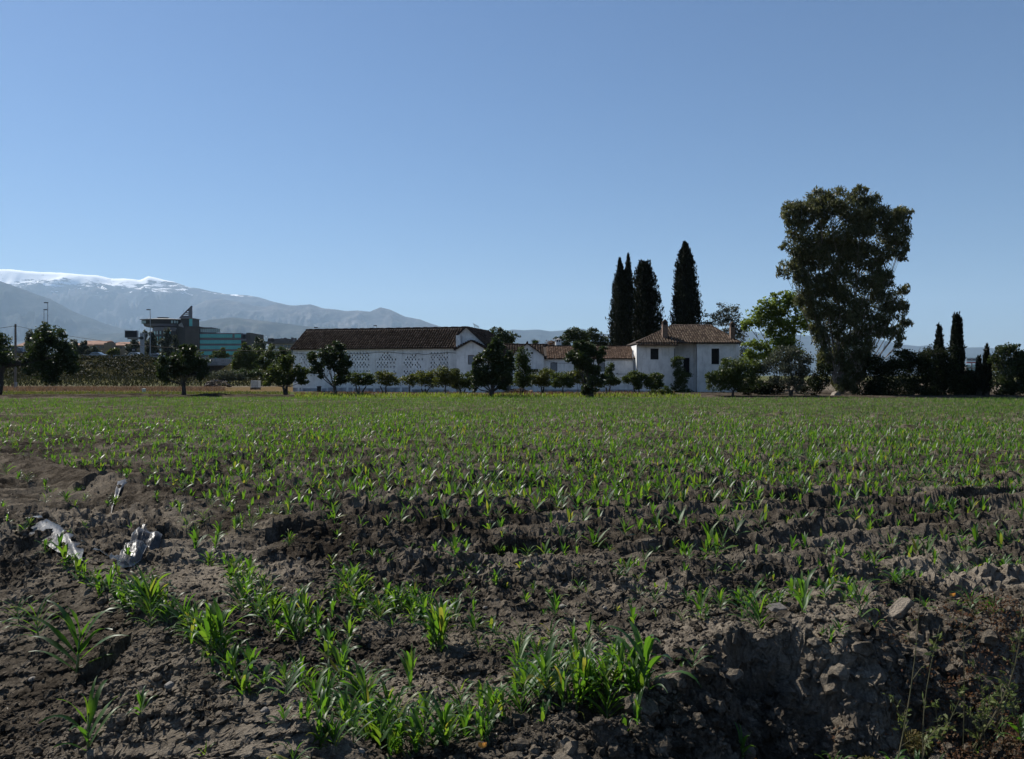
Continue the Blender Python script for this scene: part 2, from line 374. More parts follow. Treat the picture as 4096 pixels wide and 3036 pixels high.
def build_ground():
    ang = np.concatenate([np.linspace(-180, -44, 24), np.linspace(-42, -36, 14), np.linspace(-35.8, 35.8, 740), np.linspace(36, 42, 14), np.linspace(44, 180, 24)[:-1]])
    ang = np.radians(ang)
    py = np.concatenate([np.arange(3400, 1960, -3.6), np.arange(1960, 1620, -3.4), np.arange(1620, 1540, -2.2)])
    r = (CZ * F / (py - HY)) * 1.0
    r = np.concatenate([[.05, .5, 1.2, 1.9, 2.4], r[r > 2.45]])
    far = np.array([r[-1] * 1.06 ** k for k in range(1, 30)]); far = np.concatenate([far, np.geomspace(far[-1] * 1.2, 36000, 26)])
    r = np.concatenate([r, far])
    A, R = np.meshgrid(ang, r); X = R * np.sin(A); Y = R * np.cos(A)
    Z = (base_height(X.ravel(), Y.ravel()) + detail_height(X.ravel(), Y.ravel())).reshape(X.shape)
    Z = np.where(R > 500, 0, Z)
    fz = (1 - sstep(9, 16, R)) * sstep(2.5, 3.2, R)          # crumbs overhang sideways too
    dx = fz * (.040 * gn((X + 3.1 * Z) / .105, (Y - 2.3 * Z) / .105, 201) + .016 * gn((X - 2.7 * Z) / .045, (Y + 3.3 * Z) / .045, 202))
    dy = fz * (.040 * gn((X - 2.9 * Z) / .105, (Y + 2.1 * Z) / .105, 203) + .016 * gn((X + 3.7 * Z) / .045, (Y + 2.3 * Z) / .045, 204))
    X = X + dx; Y = Y + dy
    nr, na = X.shape; idx = np.arange(nr * na).reshape(nr, na)
    j2 = np.roll(idx, -1, axis=1)
    Fa = np.stack([idx[:-1], j2[:-1], j2[1:], idx[1:]], -1).reshape(-1, 4)[:, ::-1]
    me = fast_mesh('ground', np.stack([X, Y, Z], -1).reshape(-1, 3), Fa, False)
    x, y = X.ravel(), Y.ravel()
    left = 1 - sstep(-20, -12, x + 2 * gn(x * .1, y * .1, 71))
    wob = 3 * gn(x * .05, y * .05, 72) + 1.2 * gn(x * .3, y * .3, 73)
    yw = y + wob
    dry = sstep(84, 88, yw) * (1 - sstep(112, 118, yw)) * left
    dry = np.maximum(dry, sstep(128, 138, yw) * left * .55 * (1 - sstep(210, 230, y)))
    dry = np.maximum(dry, sstep(66, 72, yw) * (1 - left) * (1 - sstep(12, 17, x)) * .55 * np.clip(gn(x * .2, y * .2, 74) * 2 + .5, 0, 1))
    dry = np.maximum(dry, sstep(210, 300, y) * .3)
    green = sstep(74, 76, yw) * (1 - sstep(82, 85, yw)) * left * .8
    green = np.maximum(green, sstep(116, 122, yw) * (1 - sstep(140, 170, yw)) * left * .5)
    green = np.maximum(green, sstep(210, 300, y) * .6)
    crust = np.zeros_like(x)
    for px, py_, rr in ((2900, 2640, .8), (3300, 2560, .5), (800, 2230, .6), (1000, 2330, .7), (250, 2080, .7), (3900, 2330, 1.0), (2300, 2640, .6), (1700, 2800, .5), (350, 1990, .8)):
        gx, gy = G(px, py_); q = np.hypot(x - gx, (y - gy)) / rr
        crust = np.maximum(crust, 1 - sstep(.3, 1.1, q + .5 * gn(x * 1.7, y * 1.7, 75)))
    ca = me.color_attributes.new('zone', 'FLOAT_COLOR', 'POINT')
    ca.data.foreach_set('color', np.stack([dry, green, crust, np.ones_like(x)], -1).astype(np.float32).ravel())
    moist_shade = sstep(62, 63.5, yw) * (1 - sstep(73, 76, yw)) * (.35 + .65 * left)  # edge strip: damp earth, with darkness of relief and shadows put into its colour
    moist_shade = np.maximum(moist_shade, sstep(12, 18, x) * sstep(59, 62, y) * (1 - sstep(80, 100, y)) * .9)  # shadow of the right-hand trees painted into the ground colour
    moist_shade = np.maximum(moist_shade, sstep(8.0, 11.5, y + .2 * x + 1.2 * gn(x * .6, y * .6, 78)) * (1 - sstep(60, 63, y)) * (.62 + .25 * gn(x * .3, y * .3, 79)))
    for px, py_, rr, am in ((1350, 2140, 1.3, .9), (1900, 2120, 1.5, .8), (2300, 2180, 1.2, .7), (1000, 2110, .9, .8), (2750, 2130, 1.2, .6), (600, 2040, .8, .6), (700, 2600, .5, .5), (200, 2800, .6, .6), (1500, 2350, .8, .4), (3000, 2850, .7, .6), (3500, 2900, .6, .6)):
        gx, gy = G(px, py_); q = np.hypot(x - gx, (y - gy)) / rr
        moist_shade = np.maximum(moist_shade, am * (1 - sstep(.35, 1.15, q + .7 * gn(x * 1.3, y * 1.3, 76) + .3 * gn(x * 5, y * 5, 77))))
    at = me.attributes.new('moist_shade', 'FLOAT', 'POINT'); at.data.foreach_set('value', moist_shade.astype(np.float32))
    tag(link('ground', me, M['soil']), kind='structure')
build_ground()

# ------------------------------------------------------------------ mountains
def mtmat(name, low, mid, high, snow=None):
    m, nt, bs, out = nodes_of(name)
    g = nt.nodes.new('ShaderNodeNewGeometry'); mp = nt.nodes.new('ShaderNodeMapping'); mp.inputs['Scale'].default_value = (.001, .001, .002)
    nt.links.new(g.outputs['Position'], mp.inputs['Vector'])
    n = noise(nt, 1.6, 9, mp.outputs[0], .62); n2 = noise(nt, 7, 6, mp.outputs[0], .65)
    f = math_(nt, 'ADD', math_(nt, 'MULTIPLY', n, .6), math_(nt, 'MULTIPLY', n2, .4))
    c = ramp(nt, f, [(.36, low), (.5, mid), (.64, high)])
    if snow:
        sx = nt.nodes.new('ShaderNodeSeparateXYZ'); nt.links.new(g.outputs['Position'], sx.inputs[0])
        mp2 = nt.nodes.new('ShaderNodeMapping'); mp2.inputs['Scale'].default_value = (.0011, .0011, .006); nt.links.new(g.outputs['Position'], mp2.inputs['Vector'])
        sn = noise(nt, 1.5, 8, mp2.outputs[0], .68)
        sn0 = noise(nt, .35, 3, mp.outputs[0])
        zz = math_(nt, 'ADD', sx.outputs[2], math_(nt, 'MULTIPLY', math_(nt, 'SUBTRACT', sn, .5), 2500))
        zz = math_(nt, 'ADD', zz, math_(nt, 'MULTIPLY', math_(nt, 'SUBTRACT', sn0, .5), 500))
        fac = math_(nt, 'MULTIPLY', math_(nt, 'SUBTRACT', zz, snow), 1 / 90.)
        cl = nt.nodes.new('ShaderNodeClamp'); nt.links.new(fac, cl.inputs[0])
        c = mixc(nt, cl.outputs[0], c, (.95, .95, .95))
    nt.links.new(c, bs.inputs['Base Color']); bs.inputs['Roughness'].default_value = 1; bs.inputs['Specular IOR Level'].default_value = 0
    return m
RANGES = {
 'snowy_mountain': (26000, 9500, [(-1600, 1150), (-900, 1105), (-400, 1085), (0, 1077), (60, 1082), (130, 1084), (250, 1091), (380, 1100), (440, 1112), (500, 1113), (560, 1118), (592, 1104), (620, 1108), (690, 1124), (760, 1150), (820, 1160), (900, 1174), (980, 1180), (1040, 1190), (1100, 1207), (1200, 1230), (1350, 1270), (1500, 1320), (1800, 1420), (2300, 1495)], 3),
 'rocky_mountain': (21500, 6500, [(500, 1400), (650, 1310), (760, 1235), (830, 1200), (880, 1196), (950, 1205), (1000, 1215), (1060, 1226), (1110, 1213), (1170, 1222), (1240, 1217), (1300, 1235), (1380, 1243), (1430, 1240), (1480, 1246), (1522, 1229), (1560, 1238), (1620, 1264), (1680, 1276), (1720, 1292), (1780, 1309), (1900, 1333), (2050, 1390), (2300, 1470)], 5),
 'blue_hill': (16500, 5600, [(-1600, 960), (-800, 1010), (-300, 1075), (0, 1122), (100, 1157), (200, 1197), (300, 1248), (400, 1288), (480, 1312), (560, 1326), (700, 1342), (900, 1365), (1200, 1430), (1600, 1490)], 7),
 'foothill': (13500, 4200, [(-300, 1395), (100, 1360), (300, 1345), (450, 1332), (600, 1320), (720, 1302), (850, 1277), (930, 1268), (1000, 1276), (1100, 1290), (1300, 1309), (1500, 1320), (1700, 1330), (1900, 1352), (2200, 1430), (2600, 1490)], 9),
 'wooded_hill': (20000, 6500, [(1600, 1440), (1850, 1355), (1990, 1330), (2050, 1318), (2100, 1321), (2150, 1317), (2200, 1325), (2260, 1322), (2300, 1313), (2335, 1315), (2400, 1333), (2450, 1334), (2550, 1340), (2800, 1330), (2950, 1318), (3050, 1330), (3200, 1340), (3490, 1352), (3540, 1361), (3600, 1378), (3680, 1385), (3735, 1376), (3770, 1382), (3810, 1393), (3870, 1390), (3930, 1387), (3980, 1393), (4050, 1405), (4150, 1414), (4600, 1440), (5600, 1455)], 11),
}
def range_z(key, X, Y):
    D, Lf, prof, seed = RANGES[key]
    px = 2048 + F * X / Y
    pr = np.interp(px, [p[0] for p in prof], [p[1] for p in prof])
    Hr = np.maximum(0, (HY - pr) / F * D)
    t = (Y - (D - Lf)) / Lf
    sh = np.where(t <= 1, np.clip(t, 0, 1) ** 1.35, np.clip(1 - (t - 1) * 1.6, 0, 1))
    k = 1 / (Lf * .22)
    rid = 1 - np.abs(fbm(X * k, Y * k * .6, 5, seed, .52)) * 1.5
    er = Hr * .42 * (rid - .75) * np.clip(t * 3, 0, 1) * np.clip((1 - t) * 3.2, 0, 1)
    jag = Hr * .010 * fbm(X * 8 / Lf, Y * 8 / Lf, 4, seed + 40) * np.clip(t * 2, 0, 1)
    return Hr * sh + er + jag - 3
def build_range(key, label, mat, npx, ny, cat):
    D, Lf, prof, seed = RANGES[key]
    px = np.linspace(prof[0][0], prof[-1][0], npx)
    t = np.concatenate([np.linspace(0, 1, ny), np.linspace(1, 1.3, 8)[1:]])
    Pm, T = np.meshgrid(px, t); Y = D - Lf + Lf * T; X = (Pm - 2048) / F * Y
    Z = np.maximum(range_z(key, X.ravel(), Y.ravel()).reshape(X.shape), -1.5)
    nr, nc = X.shape; idx = np.arange(nr * nc).reshape(nr, nc)
    Fa = np.stack([idx[:-1, :-1], idx[:-1, 1:], idx[1:, 1:], idx[1:, :-1]], -1).reshape(-1, 4)
    o = link(key, fast_mesh(key, np.stack([X, Y, Z], -1).reshape(-1, 3), Fa, True), mat)
    tag(o, label, None, None, 'structure')
scrub = ((.022, .027, .028), (.038, .043, .044), (.075, .075, .075))  # mountain colours carry a slight painted-in blue of the distant air
build_range('snowy_mountain', 'high mountain range with snow along its crest', mtmat('snow_range', (.040, .040, .046), (.062, .060, .066), (.10, .095, .10), 2830), 560, 70, 'mountain')
build_range('rocky_mountain', 'bare rocky mountain ridge right of the snow', mtmat('rock_range', (.034, .036, .040), (.065, .063, .066), (.14, .13, .125)), 340, 60, 'mountain')
build_range('blue_hill', 'long blue hillside sloping down from the left edge', mtmat('hill_scrub', *scrub), 300, 44, 'hill')
build_range('foothill', 'low foothill with white village houses', mtmat('foothill_scrub', (.022, .028, .026), (.040, .045, .042), (.10, .095, .085)), 300, 40, 'hill')
build_range('wooded_hill', 'dark wooded hill behind the farmhouse', mtmat('wood_scrub', (.018, .024, .026), (.028, .034, .036), (.05, .055, .055)), 340, 36, 'hill')

# the air between
def build_haze():
    m = bpy.data.materials.new('haze'); m.use_nodes = True; nt = m.node_tree; nt.nodes.clear()
    out = nt.nodes.new('ShaderNodeOutputMaterial'); v = nt.nodes.new('ShaderNodeVolumePrincipled')
    v.inputs['Color'].default_value = (.54, .75, 1, 1); v.inputs['Density'].default_value = 2.5e-5; v.inputs['Anisotropy'].default_value = .15
    nt.links.new(v.outputs[0], out.inputs['Volume'])
    b = MB(); b.box(-37000, 37000, -37000, 37000, -3, 3600)
    o = b.build('haze', m); tag(o, kind='stuff')
build_haze()

# ------------------------------------------------------------------ buildings of the farm
def wall_holes(mb, u0, u1, z0, z1, y, holes, th=.2):   # a wall in the plane y facing -y with real openings
    us = sorted({u0, u1} | {c for h in holes for c in (h[0], h[1])}); zs = sorted({z0, z1} | {c for h in holes for c in (h[2], h[3])})
    us = [c for c in us if u0 <= c <= u1]; zs = [c for c in zs if z0 <= c <= z1]
    ua = np.array(us); za = np.array(zs); um = (ua[:-1] + ua[1:]) / 2; zm = (za[:-1] + za[1:]) / 2
    full = np.ones((len(um), len(zm)), bool)
    for a, b, c, d in holes: full[np.ix_((um > a) & (um < b), (zm > c) & (zm < d))] = False
    for j in range(len(zm)):            # merge runs along u
        i = 0
        while i < len(um):
            if not full[i, j]: i += 1; continue
            k = i
            while k + 1 < len(um) and full[k + 1, j]: k += 1
            a, b, c, d = us[i], us[k + 1], zs[j], zs[j + 1]
            mb.add([(a, y, c), (b, y, c), (b, y, d), (a, y, d)], [(0, 1, 2, 3)])
            mb.add([(a, y + th, c), (b, y + th, c), (b, y + th, d), (a, y + th, d)], [(3, 2, 1, 0)])
            i = k + 1
    for a, b, c, d in holes:
        q = [(a, c), (b, c), (b, d), (a, d)]
        for i in range(4):
            p, r = q[i], q[(i + 1) % 4]
            mb.add([(p[0], y, p[1]), (r[0], y, r[1]), (r[0], y + th, r[1]), (p[0], y + th, p[1])], [(3, 2, 1, 0)])
    return mb

def tile_mesh(name, w, L, w2, hgt, flat=False):
    v = []; f = []; n = 6 if not flat else 1
    if flat:                            # interlocking tile: pan with one raised roll
        prof = [(-w / 2, 0), (w * .18, 0), (w * .26, hgt), (w * .42, hgt), (w * .5, 0)]
        for s in (0, 1):
            for x, z in prof: v.append((x, s * L, z + (.035 if s == 0 else .0)))
        m = len(prof)
        for i in range(m - 1): f.append((i, i + 1, m + i + 1, m + i))
        b = len(v)
        for x, z in prof: v.append((x, 0, z + .035 - .03))
        for i in range(m - 1): f.append((b + i, b + i + 1, i + 1, i))
    else:
        for s in (0, 1):
            ww = w if s == 0 else w2
            for k in range(n + 1):
                t = math.pi * k / n; v.append((-ww / 2 * math.cos(t), s * L, (hgt * math.sin(t)) * (1 if s == 0 else .8) + (.03 if s == 0 else 0)))
        for k in range(n): f.append((k, k + 1, n + 1 + k + 1, n + 1 + k))
        b = len(v)
        for k in range(n + 1):
            t = math.pi * k / n; v.append((-(w / 2 - .02) * math.cos(t), 0.0, (hgt - .02) * math.sin(t) + .01))
        for k in range(n): f.append((b + k, b + k + 1, k + 1, k))
    me = bpy.data.meshes.new(name); me.from_pydata(v, [], f); me.update(); return me

def tile_roof(parent, O, eu, es, U, S, pitch, expo, mat, nmax, inside=None, flat=False, hgt=.085, seed=0, local=False, skip=0., near_first=None):
    """tiles laid on the plane O + u eu + s es; parent is the roof part"""
    r_ = random.Random(seed); O = Vector(O); eu = Vector(eu).normalized(); es = Vector(es).normalized(); nn = eu.cross(es).normalized()
    me = tile_mesh('roof_tile', pitch * (.74 if not flat else .99), expo * 1.22, pitch * (.56 if not flat else .99), hgt if not flat else hgt * .5, flat)
    me.materials.append(mat)
    inv = Matrix.Identity(4) if local else (inv_of(parent) or Matrix.Identity(4))
    cells = []
    nu, ns = int(U / pitch), int(S / expo)
    for i in range(nu):
        for j in range(ns):
            u = (i + .5) * pitch; s = j * expo
            if inside and not inside(u, s + expo * .5): continue
            if r_.random() < skip: continue
            cells.append((u, s))
    if near_first: cells.sort(key=near_first)
    base_v = np.array([v.co[:] for v in me.vertices]); base_f = [tuple(p.vertices) for p in me.polygons]
    V = []; Fa = []; off = 0
    for k, (u, s) in enumerate(cells):
        a = r_.uniform(-.035, .035); b = r_.uniform(-.02, .02)
        p = O + eu * (u + r_.uniform(-.012, .012)) + es * (s + r_.uniform(-.02, .02)) + nn * (.012 + r_.uniform(0, .02))
        e1 = (eu + es * a).normalized(); n1 = (nn + es * b).normalized(); e2 = n1.cross(e1)
        mtx = Matrix((( e1.x, e2.x, n1.x, p.x), (e1.y, e2.y, n1.y, p.y), (e1.z, e2.z, n1.z, p.z), (0, 0, 0, 1)))
        mtx = inv @ mtx
        if k < nmax:
            o = bpy.data.objects.new('roof_tile', me); COL.objects.link(o); o.parent = parent; o.matrix_local = mtx
        else:
            m = np.array(mtx); V.append(base_v @ m[:3, :3].T + m[:3, 3]); Fa.append(np.array(base_f) + off); off += len(base_v)
    if V:
        o = link('roof_tiles', fast_mesh('roof_tiles', np.concatenate(V), np.concatenate(Fa)), mat, parent); o['kind'] = 'stuff'

def window(parent, x0, x1, z0, z1, y, pane='glass', frame='iron', bars=0, depth=.1, shutter=False, local=True):
    """a recessed window in a wall opening; the parent's own coordinates"""
    t = .05
    fr = MB(); d = y + depth
    for a, b, c, e in ((x0, x1, z0, z0 + t), (x0, x1, z1 - t, z1), (x0, x0 + t, z0 + t, z1 - t), (x1 - t, x1, z0 + t, z1 - t)): fr.box(a + .003, b - .003, d, d + .06, c + .003, e - .003)
    w = fr.build('window', M[frame], parent, local=local)
    MB().box(x0 + t, x1 - t, d + .03, d + .05, z0 + t, z1 - t).build('pane', M[pane], w, local=local)
    if bars:
        for k in range(bars):
            x = x0 + (x1 - x0) * (k + 1) / (bars + 1)
            MB().box(x - .012, x + .012, y - .03, y - .006, z0, z1).build('bar', M['iron'], w, local=local)
        for k in range(4):
            z = z0 + (z1 - z0) * (k + .7) / 4.4
            MB().box(x0, x1, y - .02, y - .0, z - .012, z + .012).build('crossbar', M['iron'], w, local=local)
    if shutter:
        n = 12
        for k in range(n):
            x = x0 + t + (x1 - x0 - 2 * t) * k / n
            MB().box(x + .006, x + (x1 - x0 - 2 * t) / n - .006, d - .02, d + .015, z0 + t, z1 - t).build('slat', M['shutter'], w, local=local)
    return w

# ---- the long barn with its pierced wall (own frame: x along the wall, y to the back)
PHI = math.radians(15); A = P(1172, 1566, 89)
def UB(px, v=0.0):
    k = (px - 2048) / F; ax = A.x + v * math.sin(PHI); ay = A.y + v * math.cos(PHI)
    return (k * ay - ax) / (math.cos(PHI) + k * math.sin(PHI))
def ZB(py, px, v=0.0):
    u = UB(px, v); y = A.y - u * math.sin(PHI) + v * math.cos(PHI); return ZA(py, y) - A.z
barn = thing('barn', 'long white barn with pierced brick wall and dark tiled roof', 'barn', A, -PHI)
BL = UB(1835); BE, BR, BV = 4.78, 6.92, 3.3
rb = random.Random(3)
holes = []
for bay, px in enumerate((1187, 1292, 1398, 1506, 1612, 1720)):
    u0 = UB(px + 2); u1 = UB(px + 80); n = 12; cw = (u1 - u0) / n
    for band, (ya, rows) in enumerate(((1409, 4), (1447, 3), (1481, 3))):
        for r in range(rows):
            for c in range(n):
                if (c + r) % 2: continue
                if band == 0 and bay in (3, 4) and (abs(c - 5.5) > 1.5 + r * 1.4): continue
                if rb.random() < .12: continue
                zc = ZB(ya + r * 8.2, px); uc = u0 + (c + .5) * cw + rb.uniform(-.01, .01)
                holes.append((round(uc - .065, 4), round(uc + .065, 4), round(zc - .21, 4), round(zc - .02 + rb.uniform(-.02, .02), 4)))
holes += [(.55, .72, 4.42, 4.55), (UB(1258), UB(1258) + .1, 4.4, 4.5)]
wb = wall_holes(MB(), 0, BL, -.3, BE, 0, holes, .24)
wb.box(-.0, .24, .24, 2 * BV, -.3, BE); wb.box(0, BL, 2 * BV - .24, 2 * BV, -.3, BE)
wb.prism([(0, 0, BE), (0, 2 * BV, BE), (0, BV, BR - .12)], (.24, 0, 0))
wb.prism([(BL - .24, 0.24, -.3), (BL - .24, 2 * BV - .24, -.3), (BL - .24, 2 * BV - .24, BE), (BL - .24, BV, BR - .12), (BL - .24, .24, BE)], (.24, 0, 0))
wb.build('wall', M['white'], barn, local=True)
for px in (1195, 1284, 1390, 1498, 1604, 1712, 1800):
    u = UB(px); MB().box(u - .12, u + .12, -.035, -.002, -.3, BE - .25).build('pilaster', M['white'], barn, local=True)
pl = MB()
for a, b in ((0, 1), (1.2, 4.1), (4.3, 7.2), (7.4, 10.5), (10.7, 13.9), (14.1, 18.4)): pl.box(a, b, -.03, -.003, -.3, .42 + .12 * math.sin(a * 3))
pl.build('plinth', M['plinth'], barn, local=True)
sl_len = math.hypot(BV + .3, (BR - BE) * (BV + .3) / BV); sv = Vector((0, BV, BR - BE)).normalized()
roof = MB()
for sg in (1, -1):
    y0, z0 = (-.3, BE - .3 * (BR - BE) / BV) if sg > 0 else (2 * BV + .3, BE - .3 * (BR - BE) / BV)
    roof.prism([(-.25, y0, z0), (BL + .15, y0, z0), (BL + .15, BV, BR), (-.25, BV, BR)], (0, 0, .07))
rp = roof.build('roof', M['roofbase'], barn, local=True)
tile_roof(rp, (-.25, -.34, BE - .3 * (BR - BE) / BV + .06), (1, 0, 0), sv, BL + .4, sl_len, .285, .36, M['tile_dark'], 300, local=True, seed=2, skip=.004, near_first=lambda c: -c[0], hgt=.10)
rg = MB(); n = int((BL + .4) / .4)
for k in range(n):
    x = -.25 + k * .4; rg.tube([(x, BV, BR + .07 + .02 * math.sin(k * 2.3)), (x + .42, BV, BR + .09 + .02 * math.sin(k * 2.3))], [.12, .10], 8)
rg.build('ridge_tiles', M['tile_dark'], rp, local=True)['kind'] = 'stuff'
cb = MB(); pts = []
for k in range(41):
    u = BL * k / 40 * 1.03; pts.append((u, -.05, ZB(1412 + 4 * math.sin(k * .5) + (6 if 30 < k < 36 else 0), 1180 + k * 16)))
cb.tube(pts, .018, 5).build('cable', M['iron'], barn, local=True)

# ---- gabled wing at the barn's right end
wing = thing('gabled_wing', 'white gabled end of the barn with rough tiles and aerial', 'building', A + Vector((BL * math.cos(PHI), -BL * math.sin(PHI), 0)), -PHI)
def UW(px, v=0.): return UB(px, v) - BL
u_r = UW(1866, -.1); wr = 3.0; zr = 6.78; ze = zr - wr * .90
w0 = MB(); w0.prism([(0.02, -.12, -.3), (u_r + wr, -.12, -.3), (u_r + wr, -.12, ze), (u_r, -.12, zr), (0.02, -.12, zr - (u_r - .02) * .9)], (0, 7.2, 0))
w0.build('wall', M['white2'], wing, local=True)
MB().box(-.16, .34, -.42, -.125, -.3, 5.95).build('pier', M['white2'], wing, local=True)
rf = MB(); rf.prism([(u_r, -.45, zr + .02), (u_r + wr + .35, -.45, zr + .02 - (wr + .35) * .9), (u_r + wr + .35, 7.4, zr + .02 - (wr + .35) * .9), (u_r, 7.4, zr + .02)], (.06, 0, .09))
rf.prism([(u_r, -.45, zr + .02), (u_r - .9, -.45, zr - .8), (u_r - .9, 3.2, zr - .8), (u_r, 3.2, zr + .02)], (-.03, 0, .09))
wrf = rf.build('roof', M['roofbase'], wing, local=True)
sv = Vector((-1, 0, .9)).normalized()
tile_roof(wrf, (u_r + wr + .38, -.45, zr + .12 - (wr + .35) * .9), (0, 1, 0), sv, 7.8, (wr + .35) * math.hypot(1, .9), .30, .36, M['tile_dark'], 120, local=True, seed=4, skip=.05, near_first=lambda c: c[0])
fu0, fu1 = UW(1826, -.7), UW(1943, -.7); fm = UW(1886, -.7); fz, fe = ZB(1364, 1886, -.7), ZB(1398, 1830, -.7)
wz0, wz1 = ZB(1458, 1885, -.7), ZB(1420, 1885, -.7); wu0, wu1 = UW(1871, -.7), UW(1898, -.7)
hl = [(wu0, wu1, wz0, wz1)]
fw = wall_holes(MB(), fu0, fu1, -.3, fe, -.7, hl, .22)
fw.prism([(fu0, -.7, fe), (fu1, -.7, fe), (fm, -.7, fz)], (0, .22, 0)); fw.box(fu1 - .22, fu1, -.48, -.122, -.3, fe); fw.box(fu0, fu0 + .2, -.48, -.43, -.3, fe)
fw.build('front_wall', M['white'], wing, local=True)
window(wing, wu0, wu1, wz0, wz1, -.7, pane='dark', frame='wood', shutter=True)
for du in (-.16, .22): MB().lathe((fm + du, -.7, fz - .62), [(.001, 0), (.075, .0)], 10).build('vent_hole', M['dark'], wing, local=True).rotation_euler = (0, 0, 0)
gr = MB()
for sgn, ue in ((-1, fu0 - .2), (1, fu1 + .25)):
    ze_ = fe - abs(ue - (fu0 if sgn < 0 else fu1)) * .5
    gr.prism([(fm, -1.0, fz + .02), (ue, -1.0, ze_), (ue, -.125, ze_), (fm, -.125, fz + .02)], (0, 0, .11))
grp = gr.build('gable_roof', M['roofbase'], wing, local=True)
for sgn, ue in ((-1, fu0 - .2), (1, fu1 + .25)):
    for k in range(7):
        a = k / 7; u = ue + (fm - ue) * a; z = fe + (fz - fe) * a + .10
        MB().tube([(u, -1.06, z), (u, -.3, z + .02)], [.09, .075], 7).build('roof_tile', M['tile_dark'], grp, local=True)
MB().box(fu0 - .01, fu1 + .02, -.76, -.702, ZB(1496, 1880, -.7) - .06, ZB(1496, 1880, -.7)).build('ledge', M['plinth'], wing, local=True)
aer = MB(); ax_ = UW(1897, 2); az = ZB(1325, 1897, 2); at_ = ZB(1296, 1897, 2)
aer.tube([(ax_, 2, az - .5), (ax_, 2, at_)], .02, 5); aer.tube([(ax_ - .1, 2, at_ - .05), (ax_ + .55, 2, at_ - .35)], .015, 4)
for k in range(6):
    x = ax_ - .05 + k * .11; z = at_ - .08 - k * .055; aer.tube([(x, 1.7, z + .2), (x + .03, 2.3, z - .2)], .011, 4); aer.tube([(x - .1, 2, z + .22), (x + .12, 2, z - .22)], .011, 4)
aer.build('aerial', M['steel'], wing, local=True)
MB().lathe((ax_ - .5, 2, az), [(.05, 0), (.22, .25), (.24, .27)], 12).build('dish', M['steel'], wing, local=True)
ac = thing('air_conditioner', 'pale outdoor air conditioning unit at the barn foot behind trees', 'air conditioner', P(1836, 1570, 83.2))
MB().box(XA(1824, 83), XA(1850, 83), 83.2, 83.55, ZA(1572, 83), ZA(1550, 83)).build('casing', M['plastic_white'], ac)
fan = MB(); c = P(1836, 1561, 83.18)
for k in range(12):
    a, b = 2 * math.pi * k / 12, 2 * math.pi * (k + 1) / 12
    for r in (.10, .17, .23): fan.tube([(c.x + r * math.cos(a), c.y, c.z + r * math.sin(a)), (c.x + r * math.cos(b), c.y, c.z + r * math.sin(b))], .012, 4)
fan.build('fan_grille', M['iron'], ac)

# ---- small gabled house, low connecting range, annex
gab = thing('gabled_outhouse', 'small white gabled outhouse with triangular vent', 'building', P(2108, 1566, 86))
GYF = 86.0; gx0, gx1, gm = XA(2044, GYF), XA(2176, GYF), XA(2109, GYF); ge, gz = ZA(1424, GYF), ZA(1376, GYF); gb = -.4
tri = (XA(2104, GYF), XA(2113, GYF))
sq = [(XA(2125, GYF), XA(2132, GYF), ZA(1416, GYF), ZA(1408, GYF))] + [(XA(2083, GYF), XA(2089, GYF), ZA(1416, GYF), ZA(1408, GYF))]
gw = MB(); gw.box(gx0, gx1, GYF, GYF + .22, gb, ge); gw.prism([(gx0, GYF, ge), (gx1, GYF, ge), (gm, GYF, gz)], (0, .22, 0))
gw.box(gx1 - .22, gx1, GYF + .22, GYF + 5, gb, ge); gw.box(gx0, gx0 + .22, GYF + .22, GYF + 5, gb, ge)
gw.build('wall', M['white'], gab)
for a, b, c_, d in sq: MB().box(a, b, GYF - .012, GYF - .003, c_, d).build('vent_hole', M['dark'], gab)
MB().prism([(tri[0] - .02, GYF - .012, ZA(1402, GYF)), (tri[1] + .02, GYF - .012, ZA(1402, GYF)), (gm, GYF - .012, ZA(1391, GYF))], (0, .009, 0)).build('vent_hole', M['dark'], gab)
gr = MB()
for ue in (gx0 - .25, gx1 + .25):
    ze_ = ge - .25 * (gz - ge) / (gx1 - gm); gr.prism([(gm, GYF - .3, gz + .03), (ue, GYF - .3, ze_), (ue, GYF + 5, ze_), (gm, GYF + 5, gz + .03)], (0, 0, .08))
grp = gr.build('roof', M['roofbase'], gab)
for ue in (gx0 - .25, gx1 + .25):
    ze_ = ge - .25 * (gz - ge) / (gx1 - gm)
    for k in range(7):
        a = k / 7; MB().tube([(ue + (gm - ue) * a, GYF - .36, ze_ + (gz - ze_) * a + .11), (ue + (gm - ue) * a, GYF + .3, ze_ + (gz - ze_) * a + .12)], [.09, .075], 7).build('roof_tile', M['tile_dark'], grp)
MB().tube([(gm, GYF - .4, gz + .17), (gm, GYF + 4.8, gz + .17)], .11, 8).build('ridge_tile', M['tile_dark'], grp)
cn = MB(); cn.box(XA(2110, GYF), XA(2153, GYF), GYF - .35, GYF - .003, ZA(1487, GYF), ZA(1483, GYF)); cno = cn.build('canopy', M['roofbase'], gab)
for k in range(7):
    x = XA(2113 + k * 6, GYF); MB().tube([(x, GYF - .42, ZA(1485, GYF) + .05), (x, GYF - .02, ZA(1480, GYF) + .06)], .07, 6).build('roof_tile', M['tile_dark'], cno)

